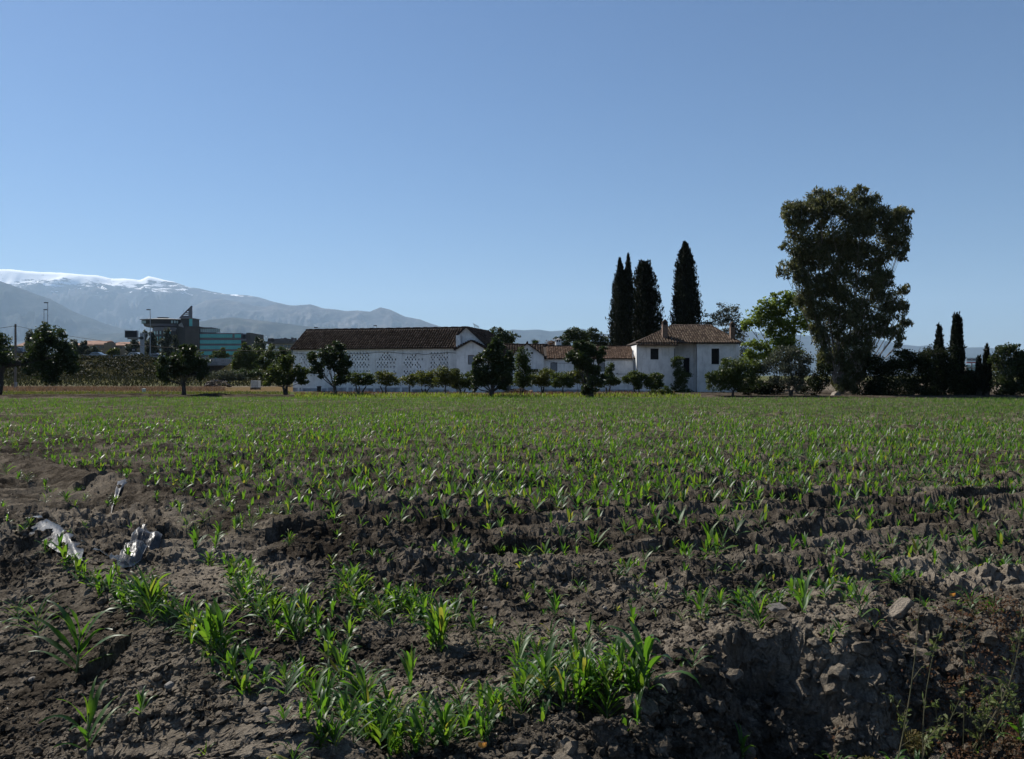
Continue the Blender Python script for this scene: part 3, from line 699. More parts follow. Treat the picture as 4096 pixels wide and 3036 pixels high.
link_b = thing('low_range', 'low tiled range between the barn and the small gabled outhouse', 'building', P(2030, 1566, 89))
LY = 88.2; lx0, lx1 = XA(1955, LY), XA(2196, LY); le, lz = ZA(1432, LY), ZA(1382, 91.4)
lw = MB(); lw.box(lx0, lx1, LY + .3, LY + .55, -.4, le + .1); lw.box(lx0, lx1, LY + 6, LY + 6.2, -.4, le); lw.build('wall', M['white'], link_b)
lr = MB(); lr.prism([(lx0, LY, le), (lx1, LY, le), (lx1, LY + 3.2, lz), (lx0, LY + 3.2, lz)], (0, 0, .06)); lr.prism([(lx0, LY + 6.4, le), (lx1, LY + 6.4, le), (lx1, LY + 3.2, lz), (lx0, LY + 3.2, lz)], (0, 0, .06))
lrp = lr.build('roof', M['roofbase'], link_b)
tile_roof(lrp, (lx0, LY - .05, le + .05), (1, 0, 0), (0, 3.2, lz - le), lx1 - lx0, math.hypot(3.2, lz - le), .29, .37, M['tile_dark'], 170, seed=6)
MB().tube([(lx0, LY + 3.2, lz + .09), (lx1, LY + 3.2, lz + .09)], .12, 8).build('ridge_tile', M['tile_dark'], lrp)

annex = thing('annex', 'low white annex with brown flat tiles and three windows', 'building', P(2360, 1566, 87))
AY = 87.0; ax0, ax1 = XA(2177, AY), XA(2548, AY); ae, az_ = ZA(1434, AY), ZA(1386, 90.2)
wins = [(2202, 2229, 1450, 1486), (2296, 2325, 1450, 1486), (2394, 2420, 1450, 1486)]
hl = [(XA(a, AY), XA(b, AY), ZA(d, AY), ZA(c_, AY)) for a, b, c_, d in wins]
aw = wall_holes(MB(), ax0, ax1, -.4, ae + .06, AY, hl, .22); aw.box(ax0, ax1, AY + 6.2, AY + 6.4, -.4, ae); aw.box(ax1 - .01, ax1 + .2, AY + .22, AY + 6.2, -.4, ae)
aw.build('wall', M['white'], annex)
axl = Vector(annex.location)
for a, b, c_, d in hl: window(annex, a - axl.x, b - axl.x, c_ - axl.z, d - axl.z, AY - axl.y, pane='dark', frame='iron', shutter=True)
MB().box(ax0, ax1, AY - .05, AY - .003, ZA(1497, AY), ZA(1495, AY)).build('ledge', M['plinth'], annex)
MB().box(ax0, ax1, AY - .04, AY - .003, -.4, ZA(1558, AY)).build('plinth', M['plinth'], annex)
for px in (2180, 2277, 2468): MB().box(XA(px - 2, AY), XA(px + 2, AY), AY - .07, AY - .004, ZA(1496, AY), ZA(1492, AY)).build('vent_hole', M['dark'], annex)
ar = MB(); ar.prism([(ax0, AY - .25, ae - .08), (ax1, AY - .25, ae - .08), (ax1, AY + 3.2, az_), (ax0, AY + 3.2, az_)], (0, 0, .06)); ar.prism([(ax0, AY + 6.6, ae), (ax1, AY + 6.6, ae), (ax1, AY + 3.2, az_), (ax0, AY + 3.2, az_)], (0, 0, .06))
arp = ar.build('roof', M['roofbase'], annex)
S_ = math.hypot(3.45, az_ - ae + .08)
tile_roof(arp, (ax0 + .3, AY - .28, ae - .02), (1, 0, 0), (0, 3.45, az_ - ae + .08), ax1 - ax0 - .35, S_, .26, .43, M['tile_flat'], 300, flat=True, seed=8, hgt=.11, near_first=lambda c: -c[0])
MB().box(ax0, ax1, AY + 3.0, AY + 3.4, az_ - .02, az_ + .14).build('ridge', M['tile_dark'], arp)
MB().tube([P(2532, 1402, 86.9), P(2532, 1436, 86.8), P(2536, 1450, 86.85), P(2536, 1560, 86.85)], .07, 8).build('drainpipe', M['steel'], annex)
cbm = MB(); cbm.tube([P(2180, 1440, 86.9), P(2225, 1452, 86.93), P(2300, 1455, 86.93), P(2430, 1441, 86.93), P(2530, 1440, 86.9)], .012, 4).build('cable', M['iron'], annex)
chm = thing('round_chimney', 'round white chimney with slotted cap behind annex ridge', 'chimney', P(2233, 1400, 91))
c = P(2233, 1395, 91); k_ = 91 / F
MB().lathe(c, [(13 * k_, -.6), (13 * k_, 26 * k_)], 16).build('shaft', M['white'], chm, smooth=False)
MB().lathe(c, [(10 * k_, 26 * k_ + .002), (10 * k_, 35 * k_)], 12).build('vent', M['dark'], chm)
for k in range(8):
    t = 2 * math.pi * k / 8; x, y = c.x + 11.5 * k_ * math.cos(t), c.y + 11.5 * k_ * math.sin(t)
    MB().box(x - .05, x + .05, y - .05, y + .05, c.z + 26 * k_ + .003, c.z + 35 * k_).build('post', M['white'], chm)
MB().lathe(c, [(14.5 * k_, 35 * k_ + .002), (14.5 * k_, 36.5 * k_), (1 * k_, 42 * k_)], 16).build('cap', M['concrete'], chm)

# ---- main farmhouse
house = thing('farmhouse', 'white two-storey farmhouse with hipped tile roof and dark windows', 'house', P(2750, 1566, 86))
HL = Vector(house.location)
yl, ym, yr = 85.6, 87.0, 85.4; z0 = -.4; zt = 5.12
def hrect(px0, px1, py0, py1, Y): return (XA(px0, Y), XA(px1, Y), ZA(py1, Y), ZA(py0, Y))
hw = MB()
h1 = [hrect(2602, 2635, 1394, 1438, yl), hrect(2604, 2634, 1498, 1530, yl)]; h2 = [hrect(2734, 2759, 1431, 1508, ym)]; h3 = [hrect(2846, 2878, 1394, 1457, yr)]
xA, xB, xC, xD = XA(2548, yl), XA(2700, yl), XA(2787, yr), XA(2932, yr)
wall_holes(hw, xA, xB, z0, zt - .08, yl, h1, .3); wall_holes(hw, xB - .0, xC + .3, z0, zt + .1, ym, h2, .3); wall_holes(hw, xC, xD, z0, zt, yr, h3, .3)
hw.box(xB - .25, xB, yl + .3, ym + .01, z0, zt - .08); hw.box(xC, xC + .3, yr + .3, ym - .002, z0, zt)
hw.prism([(xD, yr, z0), (XA(2957, 86.6), 86.6, z0), (XA(2957, 86.6) - .2, 86.9, z0), (xD - .05, yr + .3, z0)], (0, 0, zt - z0))
hw.box(xA, xA + .3, yl + .3, 94.6, z0, zt - .08); hw.box(XA(2957, 86.6) - .3, XA(2957, 86.6), 86.95, 94.6, z0, zt); hw.box(xA, XA(2957, 86.6), 94.6, 94.9, z0, zt)
hw.build('wall', M['white'], house)
for (a, b, c_, d), y in ((h1[0], yl), (h1[1], yl), (h3[0], yr)): window(house, a - HL.x, b - HL.x, c_ - HL.z, d - HL.z, y - HL.y, pane='glass', depth=.18)
a, b, c_, d = h2[0]; window(house, a - HL.x, b - HL.x, c_ - HL.z, d - HL.z, ym - HL.y, pane='glass', bars=5, depth=.15)
MB().box(xC, xD, yr - .05, yr - .003, ZA(1383, yr), ZA(1381, yr)).build('moulding', M['white'], house)
MB().box(xA + .1, xB, yl - .05, yl - .003, z0, ZA(1562, yl)).build('plinth', M['plinth'], house)
MB().tube([(xB - .08, yl - .07, ZA(1394, yl)), (xB - .08, yl - .07, ZA(1432, yl))], .035, 6).build('drainpipe', M['iron'], house)
ex0, ex1, ey, ez = XA(2547, 85.1), XA(2962, 85.1), 85.1, 5.14; rx0, rx1, ry, rz = XA(2689, 90.15), XA(2843, 90.15), 90.15, 7.26; by = 95.3
hr = MB()
for poly in ([(ex0, ey, ez), (ex1, ey, ez), (rx1, ry, rz), (rx0, ry, rz)], [(ex1, ey, ez), (ex1, by, ez), (rx1, ry, rz)], [(ex1, by, ez), (ex0, by, ez), (rx0, ry, rz), (rx1, ry, rz)], [(ex0, by, ez), (ex0, ey, ez), (rx0, ry, rz)]):
    hr.prism(poly, (0, 0, .07))
hrp = hr.build('roof', M['roofbase'], house)
sl_ = math.hypot(ry - ey, rz - ez)
tile_roof(hrp, (ex0, ey - .05, ez + .06), (1, 0, 0), (0, ry - ey, rz - ez), ex1 - ex0, sl_, .27, .36, M['tile_house'], 300,
          inside=lambda u, s: (rx0 - ex0) * s / sl_ < u + .05 and u - .05 < (ex1 - ex0) - (ex1 - rx1) * s / sl_, seed=9, near_first=lambda c: c[1], hgt=.095)
sl2 = math.hypot(ex1 - rx1, rz - ez)
tile_roof(hrp, (ex1 + .05, ey, ez + .06), (0, 1, 0), (rx1 - ex1, 0, rz - ez), by - ey, sl2, .27, .36, M['tile_house'], 60,
          inside=lambda u, s: (ry - ey) * s / sl2 < u and u < (by - ey) - (by - ry) * s / sl2, seed=10, near_first=lambda c: c[0])
hp = MB(); hp.tube([(rx0, ry, rz + .1), (rx1, ry, rz + .1)], .13, 8); hp.tube([(rx1, ry, rz + .1), (ex1, ey, ez + .1)], .11, 8); hp.tube([(rx0, ry, rz + .1), (ex0, ey, ez + .1)], .11, 8)
hp.build('hip_tiles', M['tile_house'], hrp)
ls = MB(); ls.prism([(ex0 - .05, 84.75, ez - .24), (XA(2712, 85), 84.75, ez - .24), (XA(2712, 85), 85.55, ez - .02), (ex0 - .05, 85.55, ez - .02)], (0, 0, .06)); lso = ls.build('eave_roof', M['roofbase'], house)
tile_roof(lso, (ex0 - .05, 84.72, ez - .19), (1, 0, 0), (0, .8, .22), XA(2712, 85) - ex0, .75, .27, .36, M['tile_house'], 60, seed=12)
for lab, px, pa, pb, Y in (('left', 2659, 1277, 1356, 86.6), ('right', 2929, 1286, 1362, 86.3)):
    ch = thing('brick_chimney', f'brick chimney with pitched cap on the {lab} side of farmhouse roof', 'chimney', P(px, pb, Y), group='chimneys on the farmhouse roof')
    w = 10.5 * Y / F if lab == 'left' else 9 * Y / F; zb, zt_ = ZA(pb + 12, Y), ZA(pa, Y); x = XA(px, Y)
    body = MB().box(x - w, x + w, Y - w, Y + w, zb, zt_ - .62).build('stack', M['brickred'], ch)
    r_ = random.Random(px); z = ZA(pb, Y) - .25
    while z < zt_ - .7:
        for xs in (-1, 0, 1):
            MB().box(x + xs * w * .66 - w * .31, x + xs * w * .66 + w * .31, Y - w - .012 - r_.random() * .012, Y - w + .02, z + .008, z + .085).build('brick', M['brickred'], body)
        z += .1
    MB().box(x - w * .75, x + w * .75, Y - w * .75, Y + w * .75, zt_ - .62, zt_ - .36).build('flue', M['dark'], ch)
    for sx in (-1, 1):
        for sy in (-1, 1): MB().box(x + sx * w * .98 - (.09 if sx > 0 else 0), x + sx * w * .98 + (.09 if sx < 0 else 0), Y + sy * w * .98 - (.09 if sy > 0 else 0), Y + sy * w * .98 + (.09 if sy < 0 else 0), zt_ - .619, zt_ - .361).build('pier', M['brickred'], ch)
    cp = MB(); cp.prism([(x - w * 1.2, Y - w * 1.15, zt_ - .36), (x + w * 1.2, Y - w * 1.15, zt_ - .36), (x, Y - w * 1.15, zt_)], (0, w * 2.3, 0)); cp.build('cap', M['tile_house'], ch)

# ------------------------------------------------------------------ beyond the field: road, town
RY = 186.0                                # depth of the raised road
def emb_strip(name, pxs, ztop):
    t = np.linspace(0, 1, 26); X = np.array([XA(p, RY) for p in pxs])
    prof_y = np.concatenate([RY - 24 + 22 * t, [RY + 0, RY + 14, RY + 40]])
    prof_z = np.concatenate([.5 + sstep(0, 1, t), [1.5, 1.5, 0]]); V = []
    for i, x in enumerate(X):
        zt = np.interp(x, *ztop)
        zz = np.concatenate([.6 + (zt - .6) * sstep(.05, 1, t), [zt, zt, .2]])
        nz = .45 * fbm(np.full(26, x * .25), prof_y[:26] * .25, 3, 91) * np.sin(np.pi * t)
        zz[:26] += nz; V.append(np.stack([np.full(29, x) + .0, prof_y, zz], -1))
    V = np.concatenate(V); n, m = len(X), 29; idx = np.arange(n * m).reshape(n, m)
    Fa = np.stack([idx[:-1, :-1], idx[1:, :-1], idx[1:, 1:], idx[:-1, 1:]], -1).reshape(-1, 4)
    return link(name, fast_mesh(name, V, Fa, True), M['embank'])
M['embank'] = plain('embankment_grass', (.020, .022, .010), (.052, .046, .022), .8, 1.0, .5, bdist=.1, spec=0)
ROADZ = ([XA(-900, RY), XA(0, RY), XA(500, RY), XA(740, RY), XA(830, RY), XA(1250, RY)], [6.1, 6.0, 5.75, 5.3, 5.05, 4.6])
tag(emb_strip('road_embankment', np.linspace(-900, 806, 130), ROADZ), 'overgrown embankment carrying the raised road', None, None, 'structure')
tag(emb_strip('road_embankment', np.linspace(955, 1300, 40), ROADZ), 'embankment right of the concrete bridge', None, None, 'structure')
rd = MB(); xs = [XA(p, RY) for p in np.linspace(-900, 1300, 60)]
for a, b in zip(xs[:-1], xs[1:]):
    za, zb = np.interp(a, *ROADZ) + .02, np.interp(b, *ROADZ) + .02; rd.add([(a, RY + 1, za), (b, RY + 1, zb), (b, RY + 12, zb), (a, RY + 12, za)], [(0, 1, 2, 3)])
tag(rd.build('road', M['asphalt']), kind='structure')
bar = thing('road_barrier', 'grey concrete barrier along the raised road at left', 'barrier', (XA(250, RY), RY + .5, 6))
for a, b in zip(xs[:-1], xs[1:]):
    za, zb = float(np.interp(a, *ROADZ)), float(np.interp(b, *ROADZ)); g = .06
    MB().prism([(a + g, RY + .3, za - .1), (b - g, RY + .3, zb - .1), (b - g, RY + .3, zb + .75), (a + g, RY + .3, za + .75)], (0, .25, 0)).build('panel', M['concrete'], bar)
br = thing('road_bridge', 'concrete road bridge over a dark underpass between trees', 'bridge', (XA(870, RY), RY, 0))
z_ = float(np.interp(XA(870, RY), *ROADZ))
MB().box(XA(790, RY), XA(1000, RY), RY - .6, RY + 14, z_ - .95, z_ - .05).build('deck', M['concrete'], br)
for px in (800, 962): MB().box(XA(px - 9, RY), XA(px + 9, RY), RY - .4, RY + 13.8, -.3, z_ - .95).build('abutment', M['concrete'], br)
for k in range(26):
    x = XA(795 + k * 8, RY); MB().box(x - .04, x + .04, RY - .45, RY - .37, z_ - .05, z_ + .55).build('railing_post', M['steel'], br)
MB().box(XA(793, RY), XA(998, RY), RY - .44, RY - .38, z_ + .5, z_ + .58).build('rail', M['steel'], br)

def car_like(name, label, px, Y, L, H, W, mat, van=False, hood=.0):
    x0 = XA(px, Y); z = float(np.interp(x0, *ROADZ)) + .02
    o = thing(name, label, 'van' if van else 'car', (x0, Y, z))
    if van: prof = [(-.5, .18), (-.5, .82), (-.47, .97), (-.42, 1), (.16, 1), (.26, .93), (.36, .62), (.47, .50), (.5, .40), (.5, .18)]
    else: prof = [(-.5, .22), (-.49, .55), (-.42, .63), (-.30, .95), (-.20, 1), (.05, 1), (.22, .68), (.42, .58), (.5, .45), (.5, .22)]
    MB().prism([(x0 + a * L, Y - W / 2, z + b * H) for a, b in prof], (0, W, 0)).build('body', mat, o)
    if van: wp = [[(.18, .86), (.245, .86), (.34, .63), (.18, .63)]]
    else: wp = [[(-.29, .90), (-.12, .93), (-.12, .64), (-.38, .64)], [(-.10, .93), (.04, .93), (.17, .66), (-.10, .64)]]
    for q in wp: MB().prism([(x0 + a * L, Y - W / 2 - .012, z + b * H) for a, b in q], (0, .01, 0)).build('window', M['carglass'], o)
    for a in (-.31, .31):
        for yy in (Y - W / 2 - .02, Y + W / 2 - .18):
            t = MB(); n = 14
            t.prism([(x0 + a * L + .33 * math.cos(2 * math.pi * k / n), yy, z + .33 + .33 * math.sin(2 * math.pi * k / n)) for k in range(n)], (0, .2, 0))
            t.build('wheel', M['blackpaint'], o)
    return o, x0, z
M['carglass'] = plain('car_glass', (.05, .07, .08), (.09, .11, .12), 2, .08, spec=.6)
M['navy'] = plain('dark_blue_paint', (.010, .013, .022), (.016, .02, .03), 1, .35, spec=.5)
M['silver'] = plain('silver_paint', (.30, .33, .36), (.38, .41, .44), 1, .3, metal=.5)
M['carblue'] = plain('pale_blue_paint', (.16, .22, .28), (.2, .26, .32), 1, .3, metal=.3)
M['carblack'] = plain('dark_grey_paint', (.03, .03, .034), (.05, .05, .055), 1, .3, metal=.2)
v, vx, vz = car_like('van', 'dark blue van with white lettering panel on the raised road', 60, RY + 6, 5.9, 2.55, 1.9, M['navy'], True)
MB().box(vx - 1.4, vx - .35, RY + 6 - .97, RY + 6 - .955, vz + 1.78, vz + 2.12).build('lettering_panel', M['plastic_white'], v)
car_like('car', 'pale blue car half hidden behind the dark van', -12, RY + 8, 4.2, 1.45, 1.75, M['carblue'])
car_like('car', 'silver blue car behind barrier below the red tiled houses', 395, RY + 7, 4.2, 1.5, 1.75, M['carblue'])
car_like('car', 'pale car beside the foot of the message sign column', 548, RY + 5, 4.2, 1.5, 1.75, M['silver'])
car_like('car', 'dark car right of the message sign near the lamp post', 625, RY + 5, 4.3, 1.5, 1.75, M['carblack'])

def lamp_post(px, ytop, Y, side, label):
    z0 = 5.8; zt = ZA(ytop, Y); x = XA(px, Y)
    o = thing('street_lamp', label, 'street lamp', (x, Y, z0 - 1), group='lamp posts along the raised road')
    MB().tube([(x, Y, z0 - 1.5), (x, Y, zt - .3), (x + side * .1, Y, zt)], [.12, .07, .06], 8).build('pole', M['steel'], o)
    MB().tube([(x + side * .05, Y, zt - .02), (x + side * .25, Y, zt + .04)], .045, 6).build('arm', M['steel'], o)
    MB().box(x + side * .38 - .42, x + side * .38 + .42, Y - .18, Y + .18, zt - .02, zt + .17).build('lamp_head', M['iron'], o)
for a in ((176, 1240, 200, 1, 'shorter lamp post of the pair behind the big dark tree'), (191, 1212, 184, -1, 'taller lamp post of the pair behind the big dark tree'),
          (601, 1240, 184, -1, 'lamp post in front of the dark office building'), (1258, 1311, 198, 1, 'lamp head showing above the left end of the barn roof'),
          (1507, 1304, 198, -1, 'lamp head showing above the middle of barn roof')): lamp_post(*a)
vm = thing('message_sign', 'black electronic message sign on grey column above the road', 'sign', (XA(566, RY), RY + 2, 5.6)); Y = RY + 2
MB().box(XA(501, Y), XA(552, Y), Y - .3, Y + .25, ZA(1351, Y), ZA(1322, Y)).build('cabinet', M['steel'], vm)
MB().box(XA(503, Y), XA(550, Y), Y - .34, Y - .302, ZA(1349, Y), ZA(1324, Y)).build('screen', M['blackpaint'], vm)
MB().box(XA(508, Y), XA(574, Y), Y + .26, Y + .7, ZA(1357, Y), ZA(1348, Y)).build('arm', M['steel'], vm)
MB().box(XA(558, Y), XA(571, Y), Y + .26, Y + .9, 4.6, ZA(1333, Y)).build('column', M['steel'], vm)
for px in (560, 575, 582): MB().box(XA(px, Y) - .03, XA(px, Y) + .03, Y + .95, Y + 1.0, ZA(1360, Y), ZA(1330, Y)).build('ladder_rail', M['steel'], vm)
MB().box(XA(556, Y), XA(584, Y), Y + .93, Y + .99, ZA(1334, Y), ZA(1332, Y)).build('walkway_rail', M['steel'], vm)
s2 = thing('road_sign', 'small black rectangular road sign with pale symbol', 'sign', (XA(535, RY), RY + 3, 5.6)); Y = RY + 3
MB().box(XA(526, Y), XA(543, Y), Y, Y + .06, ZA(1407, Y), ZA(1392, Y)).build('panel', M['blackpaint'], s2)
for a, b in ((529, 532), (533.5, 535.5), (536.5, 538.5)): MB().box(XA(a, Y), XA(b, Y), Y - .012, Y - .002, ZA(1402, Y), ZA(1398, Y)).build('symbol', M['plastic_white'], s2)
for px in (529, 540): MB().box(XA(px, Y) - .05, XA(px, Y) + .05, Y + .062, Y + .15, 5.2, ZA(1393, Y)).build('post', M['steel'], s2)
s3 = thing('road_sign', 'slim grey sign post beside the dark van', 'sign', (XA(95, RY), RY - .5, 5.6)); Y = RY - .5
MB().box(XA(95, Y) - .05, XA(95, Y) + .05, Y, Y + .08, 5.0, ZA(1384, Y)).build('post', M['steel'], s3); MB().box(XA(92, Y), XA(98, Y), Y - .03, Y - .002, ZA(1397, Y), ZA(1384, Y)).build('panel', M['plastic_white'], s3)

# ---- dark office building with the disc on top
M['off_dark'] = plain('dark_cladding', (.028, .027, .027), (.04, .038, .037), .2, .6)
M['off_grey'] = plain('grey_cladding', (.11, .105, .115), (.14, .135, .145), .2, .7)
M['off_brown'] = plain('brown_cladding', (.055, .048, .044), (.075, .066, .06), .3, .8)
M['teal'] = plain('teal_glass', (.06, .32, .31), (.08, .40, .38), .15, .25, spec=.5)
M['teal_pale'] = plain('pale_glass', (.22, .32, .32), (.30, .40, .40), .2, .2, spec=.5)
OY = 480.0; of = thing('office_building', 'dark modern office block with teal window bands and flying disc roof', 'building', (XA(800, OY), OY, 0))
def ob(name, px0, px1, py0, py1, dy0, dy1, mat, par=None): return MB().box(XA(px0, OY), XA(px1, OY), OY + dy0, OY + dy1, ZA(py1, OY) if py1 else 0, ZA(py0, OY)).build(name, M[mat], par or of)
ob('wall', 798, 964, 1332, None, .6, 30, 'off_grey')
ob('side_wall', 742, 797.5, 1306, None, -.5, 28, 'off_brown')
ob('stair_tower', 700, 741.5, 1304, None, 2, 26, 'off_dark')
for k, (a, b) in enumerate(((1336, 1351), (1360, 1375), (1382, 1397), (1405, 1420), (1430, 1440))):
    band = ob('window_band', 798, 964, a, b, .45, .58, 'off_dark')
    n = 19; w = (964 - 798) / n
    for i in range(n): ob('pane', 798.3 + i * w, 798 + (i + 1) * w - .3, a + .4, b - .4, .3, .44, 'off_grey' if (k == 0 and i == 15) else 'teal', band)
ob('balcony_wall', 966, 984, 1338, None, 3, 26, 'off_dark'); ob('end_wall', 985, 1001, 1331, None, 0, 26, 'off_brown')
for a in (1355, 1378, 1400): ob('balcony', 964.5, 986, a, a + 8, 0, 2.9, 'off_grey')
gl = ob('roof_terrace', 798, 845, 1309, 1311, 1, 10, 'off_grey')
for i in range(9): ob('glass_screen', 799 + i * 8.6, 806 + i * 8.6, 1314, 1329, 1.2, 1.3, 'teal_pale', gl); 
for i in range(10): ob('post', 797.8 + i * 8.6, 798.8 + i * 8.6, 1313, 1331, 1.1, 1.5, 'off_grey', gl)
cv = MB(); pts = []
for k in range(15):
    t = k / 14; px = 594 + 110 * t; pts.append((XA(px, OY), OY - 4 + 9 * (t - .6) ** 2 * 3, 0))
prism_pts = [(x, y, 0) for x, y, _ in pts] + [(XA(704, OY), OY + 20, 0), (XA(594, OY), OY + 20, 0)]
cv.prism(prism_pts, (0, 0, ZA(1316, OY))).build('curved_block', M['off_dark'], of)
fas = MB()
for (x, y, _), (x2, y2, _) in zip(pts[:-1], pts[1:]):
    fas.add([(x, y - .4, ZA(1324, OY)), (x2, y2 - .4, ZA(1324, OY)), (x2, y2 - .4, ZA(1308, OY)), (x, y - .4, ZA(1312, OY))], [(0, 1, 2, 3)])
    fas.add([(x, y - .4, ZA(1312, OY)), (x2, y2 - .4, ZA(1308, OY)), (x2, y2 + 4, ZA(1308, OY)), (x, y + 4, ZA(1312, OY))], [(0, 1, 2, 3)])
fas.build('curved_parapet', M['off_grey'], of)
for row, (a, b) in enumerate(((1325, 1338), (1348, 1362), (1372, 1388), (1396, 1410))):
    for (x, y, _), (x2, y2, _) in zip(pts[1:-2:2], pts[2:-1:2]):
        MB().add([(x + .1, y - .15, ZA(b, OY)), (x2, y2 - .15, ZA(b, OY)), (x2, y2 - .15, ZA(a, OY)), (x + .1, y - .15, ZA(a, OY))], [(0, 1, 2, 3)]).build('window', M['teal_pale' if (row + int(x)) % 3 else 'teal'], of)
kx = OY / F; dc = (XA(629, OY), OY + 8, 0)
MB().lathe((dc[0], dc[1], 0), [(16 * kx, ZA(1330, OY)), (16 * kx, ZA(1306, OY))], 20).build('disc_stem', M['off_dark'], of)
def ell(name, prof, mat, sx=1.0):
    m = MB(); m.lathe((0, 0, 0), prof, 48); m.v = [(dc[0] + x * sx, dc[1] + y * .55, z) for x, y, z in m.v]; return m.build(name, M[mat], of, smooth=False)
dx = (dc[0], dc[1]); ell('disc_base', [(40 * kx, ZA(1310, OY)), (73 * kx, ZA(1303, OY)), (78 * kx, ZA(1294, OY))], 'off_grey')
ell('disc_glazing', [(78 * kx, ZA(1294, OY) + .02), (83 * kx, ZA(1277, OY))], 'blackpaint')
ell('disc_roof', [(92 * kx, ZA(1277, OY) + .02), (93 * kx, ZA(1275, OY)), (30 * kx, ZA(1270, OY))], 'concrete')
ell('disc_cap', [(22 * kx, ZA(1270, OY)), (20 * kx, ZA(1268, OY)), (26 * kx, ZA(1265.5, OY)), (8 * kx, ZA(1265, OY))], 'off_dark')
for i in range(12):
    t = math.pi * (1.06 + .26 * i / 11) if i < 9 else math.pi * (1.72 + .1 * (i - 9) / 2)
    r = 81.5 * kx; x, y = dc[0] + r * math.cos(t), dc[1] + r * math.sin(t) * .55 - .25
    MB().box(x - .5, x + .5, y - .1, y + .05, ZA(1292, OY), ZA(1281, OY)).build('pane', M['teal_pale'], of)
ob('tower', 720, 766, 1273, None, 1, 12, 'off_dark'); ob('tower_glass', 755, 767, 1275, 1304, .7, .95, 'teal'); ob('tower_slab', 716, 770, 1271.5, 1273.5, .2, 12.5, 'concrete')
fin = MB(); Yf = OY + 2
fin.prism([(XA(x, Yf), Yf, ZA(y, Yf)) for x, y in ((754, 1238.5), (766.5, 1223.5), (766.5, 1271), (754, 1271))], (0, 1.2, 0)).build('roof_fin', M['off_grey'], of)
for k, (x0, ya, yb) in enumerate(((719, 1262, 1271), (731, 1254.5, 1258.5), (737.5, 1248, 1252), (746, 1239.5, 1244.5))):
    MB().prism([(XA(x, Yf), Yf + .1, ZA(y, Yf)) for x, y in ((x0, yb), (754, yb), (754, ya), (x0 + (yb - ya) * .9, ya))], (0, 1, 0)).build('fin_slat', M['off_grey'], of)
MB().prism([(XA(x, Yf), Yf + .05, ZA(y, Yf)) for x, y in ((716, 1271), (719.5, 1271), (768, 1223), (764, 1223))], (0, .9, 0)).build('fin_edge', M['off_grey'], of)
dm = MB(); dm.lathe((XA(720, OY), OY + 4, ZA(1273, OY)), [(11 * kx, 0), (10 * kx, 6 * kx), (7 * kx, 10 * kx), (2 * kx, 13 * kx)], 16).build('white_dome', M['plastic_white'], of, smooth=True)
MB().tube([(XA(717, OY), OY + 6, ZA(1262, OY)), (XA(717, OY), OY + 6, ZA(1236, OY))], .06, 4).build('mast', M['steel'], of)
MB().prism([(XA(x, OY), OY - 1.5, ZA(y, OY)) for x, y in ((716, 1300), (729, 1291), (733, 1300), (737, 1310), (722, 1306))], (0, 1, 0)).build('roof_sail', M['concrete'], of)

def house_row(name, label, cat, Y, walls, roofs, wins, wallm, roofm, extra=()):
    o = thing(name, label, cat, (XA(walls[0][0], Y), Y, 0))
    for a, b, c, d in walls: MB().box(XA(a, Y), XA(b, Y), Y + d, Y + d + 9, 0, ZA(c, Y)).build('wall', wallm, o)
    for q, d in roofs:
        (x0, x1, ye, xa, xb, yr_) = q; R = MB(); zE, zR = ZA(ye, Y), ZA(yr_, Y)
        e = [(XA(x0, Y), Y + d - .5, zE), (XA(x1, Y), Y + d - .5, zE), (XA(x1, Y), Y + d + 9.5, zE), (XA(x0, Y), Y + d + 9.5, zE)]; r1, r2 = (XA(xa, Y), Y + d + 4.5, zR), (XA(xb, Y), Y + d + 4.5, zR)
        R.add(e + [r1, r2], [(0, 1, 5, 4), (1, 2, 5), (2, 3, 4, 5), (3, 0, 4), (3, 2, 1, 0)]); R.build('roof', roofm, o)
    for a, b, c, d, y in wins:
        w = MB().box(XA(a, Y), XA(b, Y), Y + y - .08, Y + y - .01, ZA(d, Y), ZA(c, Y)).build('window', M['off_dark'], o)
        MB().box(XA(a + .6, Y), XA(b - .6, Y), Y + y - .12, Y + y - .085, ZA(d - .6, Y), ZA(c + .6, Y)).build('pane', M['carglass'], w)
    return o
M['ochre'] = plain('ochre_render', (.16, .12, .085), (.22, .17, .12), .3, .9)
M['cream'] = plain('cream_render', (.26, .24, .21), (.34, .31, .27), .3, .9)
M['terracotta'] = plain('terracotta_roof', (.20, .105, .07), (.30, .17, .12), .5, .9)
house_row('terraced_house', 'long ochre housing block with red tiled roofs beyond the road', 'building', 400,
          [(262, 375, 1380, 2), (375, 432, 1376, 0), (420, 450, 1372, -1), (448, 560, 1380, 1)],
          [((258, 378, 1380, 262, 372, 1371), 2), ((308, 380, 1376, 318, 372, 1360), 3), ((372, 434, 1379, 376, 420, 1362), 0), ((444, 566, 1381, 452, 556, 1366), 1)],
          [(x, x + 11, 1384, 1394, 2) for x in (308, 322, 338, 356)] + [(x, x + 8, 1384, 1392, 0) for x in (382, 398, 412)] + [(x, x + 8, 1386, 1394, 1) for x in (458, 476, 494, 516)] + [(x, x + 8, 1402, 1410, 2) for x in (312, 340, 358)], M['ochre'], M['terracotta'])
tw = thing('domed_tower', 'short square tower with low red dome above tiled houses', 'tower', (XA(434, 398), 398, 0))
MB().box(XA(422, 396), XA(447, 396), 396, 400, 0, ZA(1371, 396)).build('wall', M['ochre'], tw); MB().lathe((XA(434, 396), 398, ZA(1371, 396)), [(13 * .123, 0), (12 * .123, .5), (8 * .123, .95), (2 * .123, 1.25)], 16).build('dome', M['terracotta'], tw, smooth=True)
